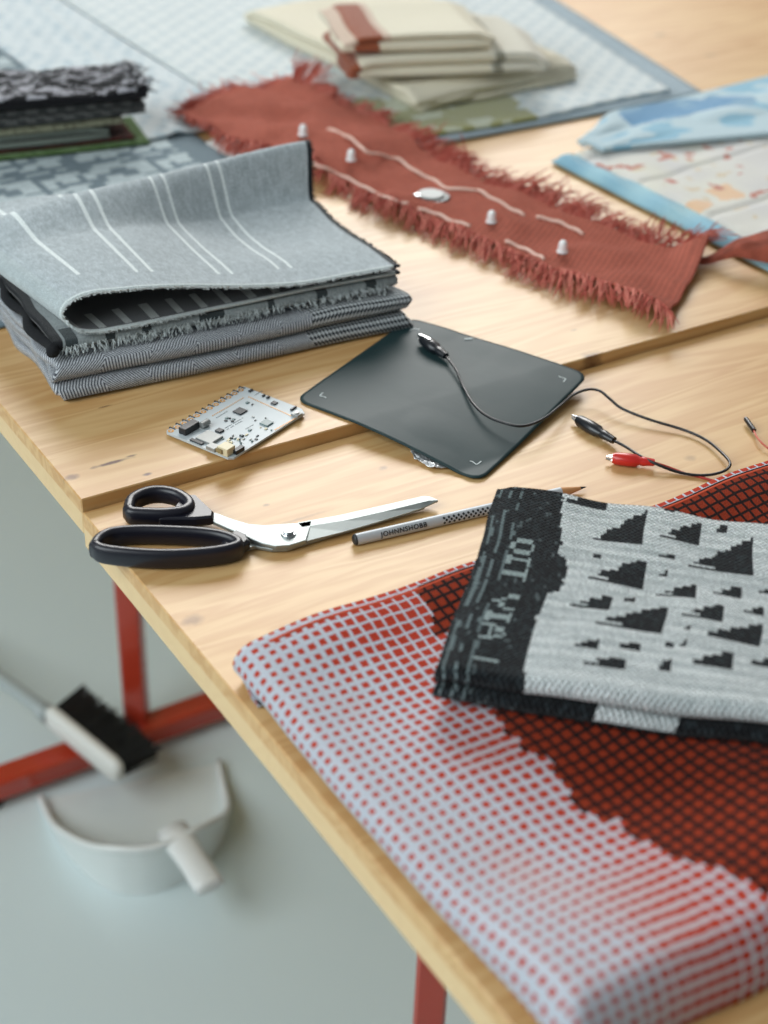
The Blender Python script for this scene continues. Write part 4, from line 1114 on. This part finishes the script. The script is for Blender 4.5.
def flap_col(u, v, s):
    n = vnoise(u*20, v*22, 4)*.6 + vnoise(u*50, v*50, 6)*.4
    d = math.hypot((u - .055)/.05, (v - .17)/.09)
    if d < 1 + .4*n: return S(98, 148, 186) if n < .15 else S(128, 168, 194)
    if n > .25: return S(142, 190, 212)
    return S(190, 212, 220)
sheet(flap_pt, 80, 110, .0050, .2, .42, flap_col).build('blue_flap', qm, quilt, smooth=True)

# ------------------------------------------------------------------ dustpan and hand brush on the floor
dp = thing('dustpan', 'white plastic dustpan lying on the floor in front of the red foot rail', 'dustpan', (.21, .42, 0))
pan_plastic = plain('milky_plastic', S(226, 232, 230), .3, var=.01, trans=.15)
mouth = [Vector((.112, .520, 0)), Vector((.322, .470, 0))]
back = spline([Vector((.112, .520, 0)), Vector((.104, .440, 0)), Vector((.118, .360, 0)), Vector((.150, .326, 0)), Vector((.190, .318, 0)), Vector((.235, .330, 0)), Vector((.282, .372, 0)), Vector((.322, .470, 0))], 8)
bc = Vector((.21, .44, 0))
def rimh(k): t = k/(len(back)-1); return .006 + .068*sm(0, .38, t)*sm(1, .62, t)
b = MB(); out_b, out_t, in_t, in_b = [], [], [], []
for k, p in enumerate(back):
    d = (p - bc).normalized(); h = rimh(k)
    flare = 1.0 + .05*h/.07
    out_b.append(p*1 + Vector((0, 0, .0005))); q = bc + (p - bc)*flare
    out_t.append(Vector((q.x, q.y, h))); q2 = q - d*.0025; in_t.append(Vector((q2.x, q2.y, h))); q3 = p - d*.0030; in_b.append(Vector((q3.x, q3.y, .0030)))
rings = [[a_, t_, i_, c_] for a_, t_, i_, c_ in zip(out_b, out_t, in_t, in_b)]
b.loft(rings); b.build('wall', pan_plastic, dp, smooth=True, auto=40)
b = MB(); b.prism([(p.x, p.y) for p in back], .0005, .0030); b.build('pan_floor', pan_plastic, dp)
b = MB(); rm = [(o_ + i_)*.5 + Vector((0, 0, .001)) for o_, i_ in zip(out_t, in_t)]; b.tube(rm, .0042, 8); b.build('rim', plain('white_plastic', S(224, 228, 226), .3, var=.01), dp, smooth=True)
hs = Vector((.196, .322, .070)); he = W(211, 888, .066)
b = MB(); hd = (he - hs)
b.tube([hs - hd.normalized()*.012, hs + hd*.15, hs + hd*.5, hs + hd*.9, hs + hd*.98, he], [.018, .018, .0165, .0175, .0165, .010], 14, flat=.55); hnd = b.build('handle', plain('white_plastic_handle', S(228, 230, 228), .3, var=.01), dp, smooth=True)
b = MB(); c = hs + hd*.86; b.cyl(c + Vector((0, 0, .0080)), .0042, .0012, 14); b.build('hole_shade', plain('shadowed_hole_plastic', S(120, 124, 124), .5), hnd)  # solid disc; its grey stands for the shade in a hanging hole
BZ = .078
hb = thing('hand_brush', 'hand brush with white back and black bristles lying over the red foot rail', 'brush', W(80, 740, BZ))
ba = W(48, 714, BZ); be = W(121, 774, BZ - .012); bd = (be - ba).normalized(); bs = W(92, 690, BZ) - W(60, 725, BZ); bs -= bd*bs.dot(bd); bs.normalize(); bu = bd.cross(bs); bu = bu if bu.z > 0 else -bu
b = MB(); L_ = (be - ba).length; rings = []
for t in (0, .03, .1, .5, .9, .97, 1.0):
    w = .008*(.55 if t in (0, 1.0) else (.85 if t in (.03, .97) else 1.0)); hh = .0155*(.55 if t in (0, 1.0) else (.88 if t in (.03, .97) else 1.0))
    rings.append([ba + bd*(L_*t) + bs*(w*math.copysign(abs(math.cos(a))**.6, math.cos(a))) + bu*(hh*math.copysign(abs(math.sin(a))**.6, math.sin(a))) for a in [2*math.pi*i/16 for i in range(16)]])
b.loft(rings); b.build('brush_back', plain('brush_white', S(224, 224, 218), .4, var=.01), hb, smooth=True, auto=60)
b = MB(); he_ = W(-60, 633, .040)
b.tube([ba + bd*.004, ba - bd*.02, ba.lerp(he_, .5), he_], [.013, .010, .0095, .011], 12, flat=.7); b.build('handle', plain('grey_handle', S(168, 178, 178), .35, var=.01), hb, smooth=True)
b = MB(); rr = random.Random(3); rows = []
for k in range(36):
    for j in range(9):
        p = ba + bd*(L_*lerp(.03, .97, (k + rr.uniform(.2, .8))/36)) + bu*(lerp(-.0125, .0125, (j + rr.uniform(.2, .8))/9)) + bs*.0055
        e = p + bs*(.048 + rr.uniform(-.003, .003)) + bd*rr.gauss(0, .003) + bu*rr.gauss(0, .003) + bd*(.012*((k/35) - .5))
        b.tube([p, p.lerp(e, .5), e], [.0016, .0017, .0019], 4)
tag(b.build('bristles', plain('black_bristle', S(24, 27, 29), .6), hb), 'black bristle tufts', kind='stuff')
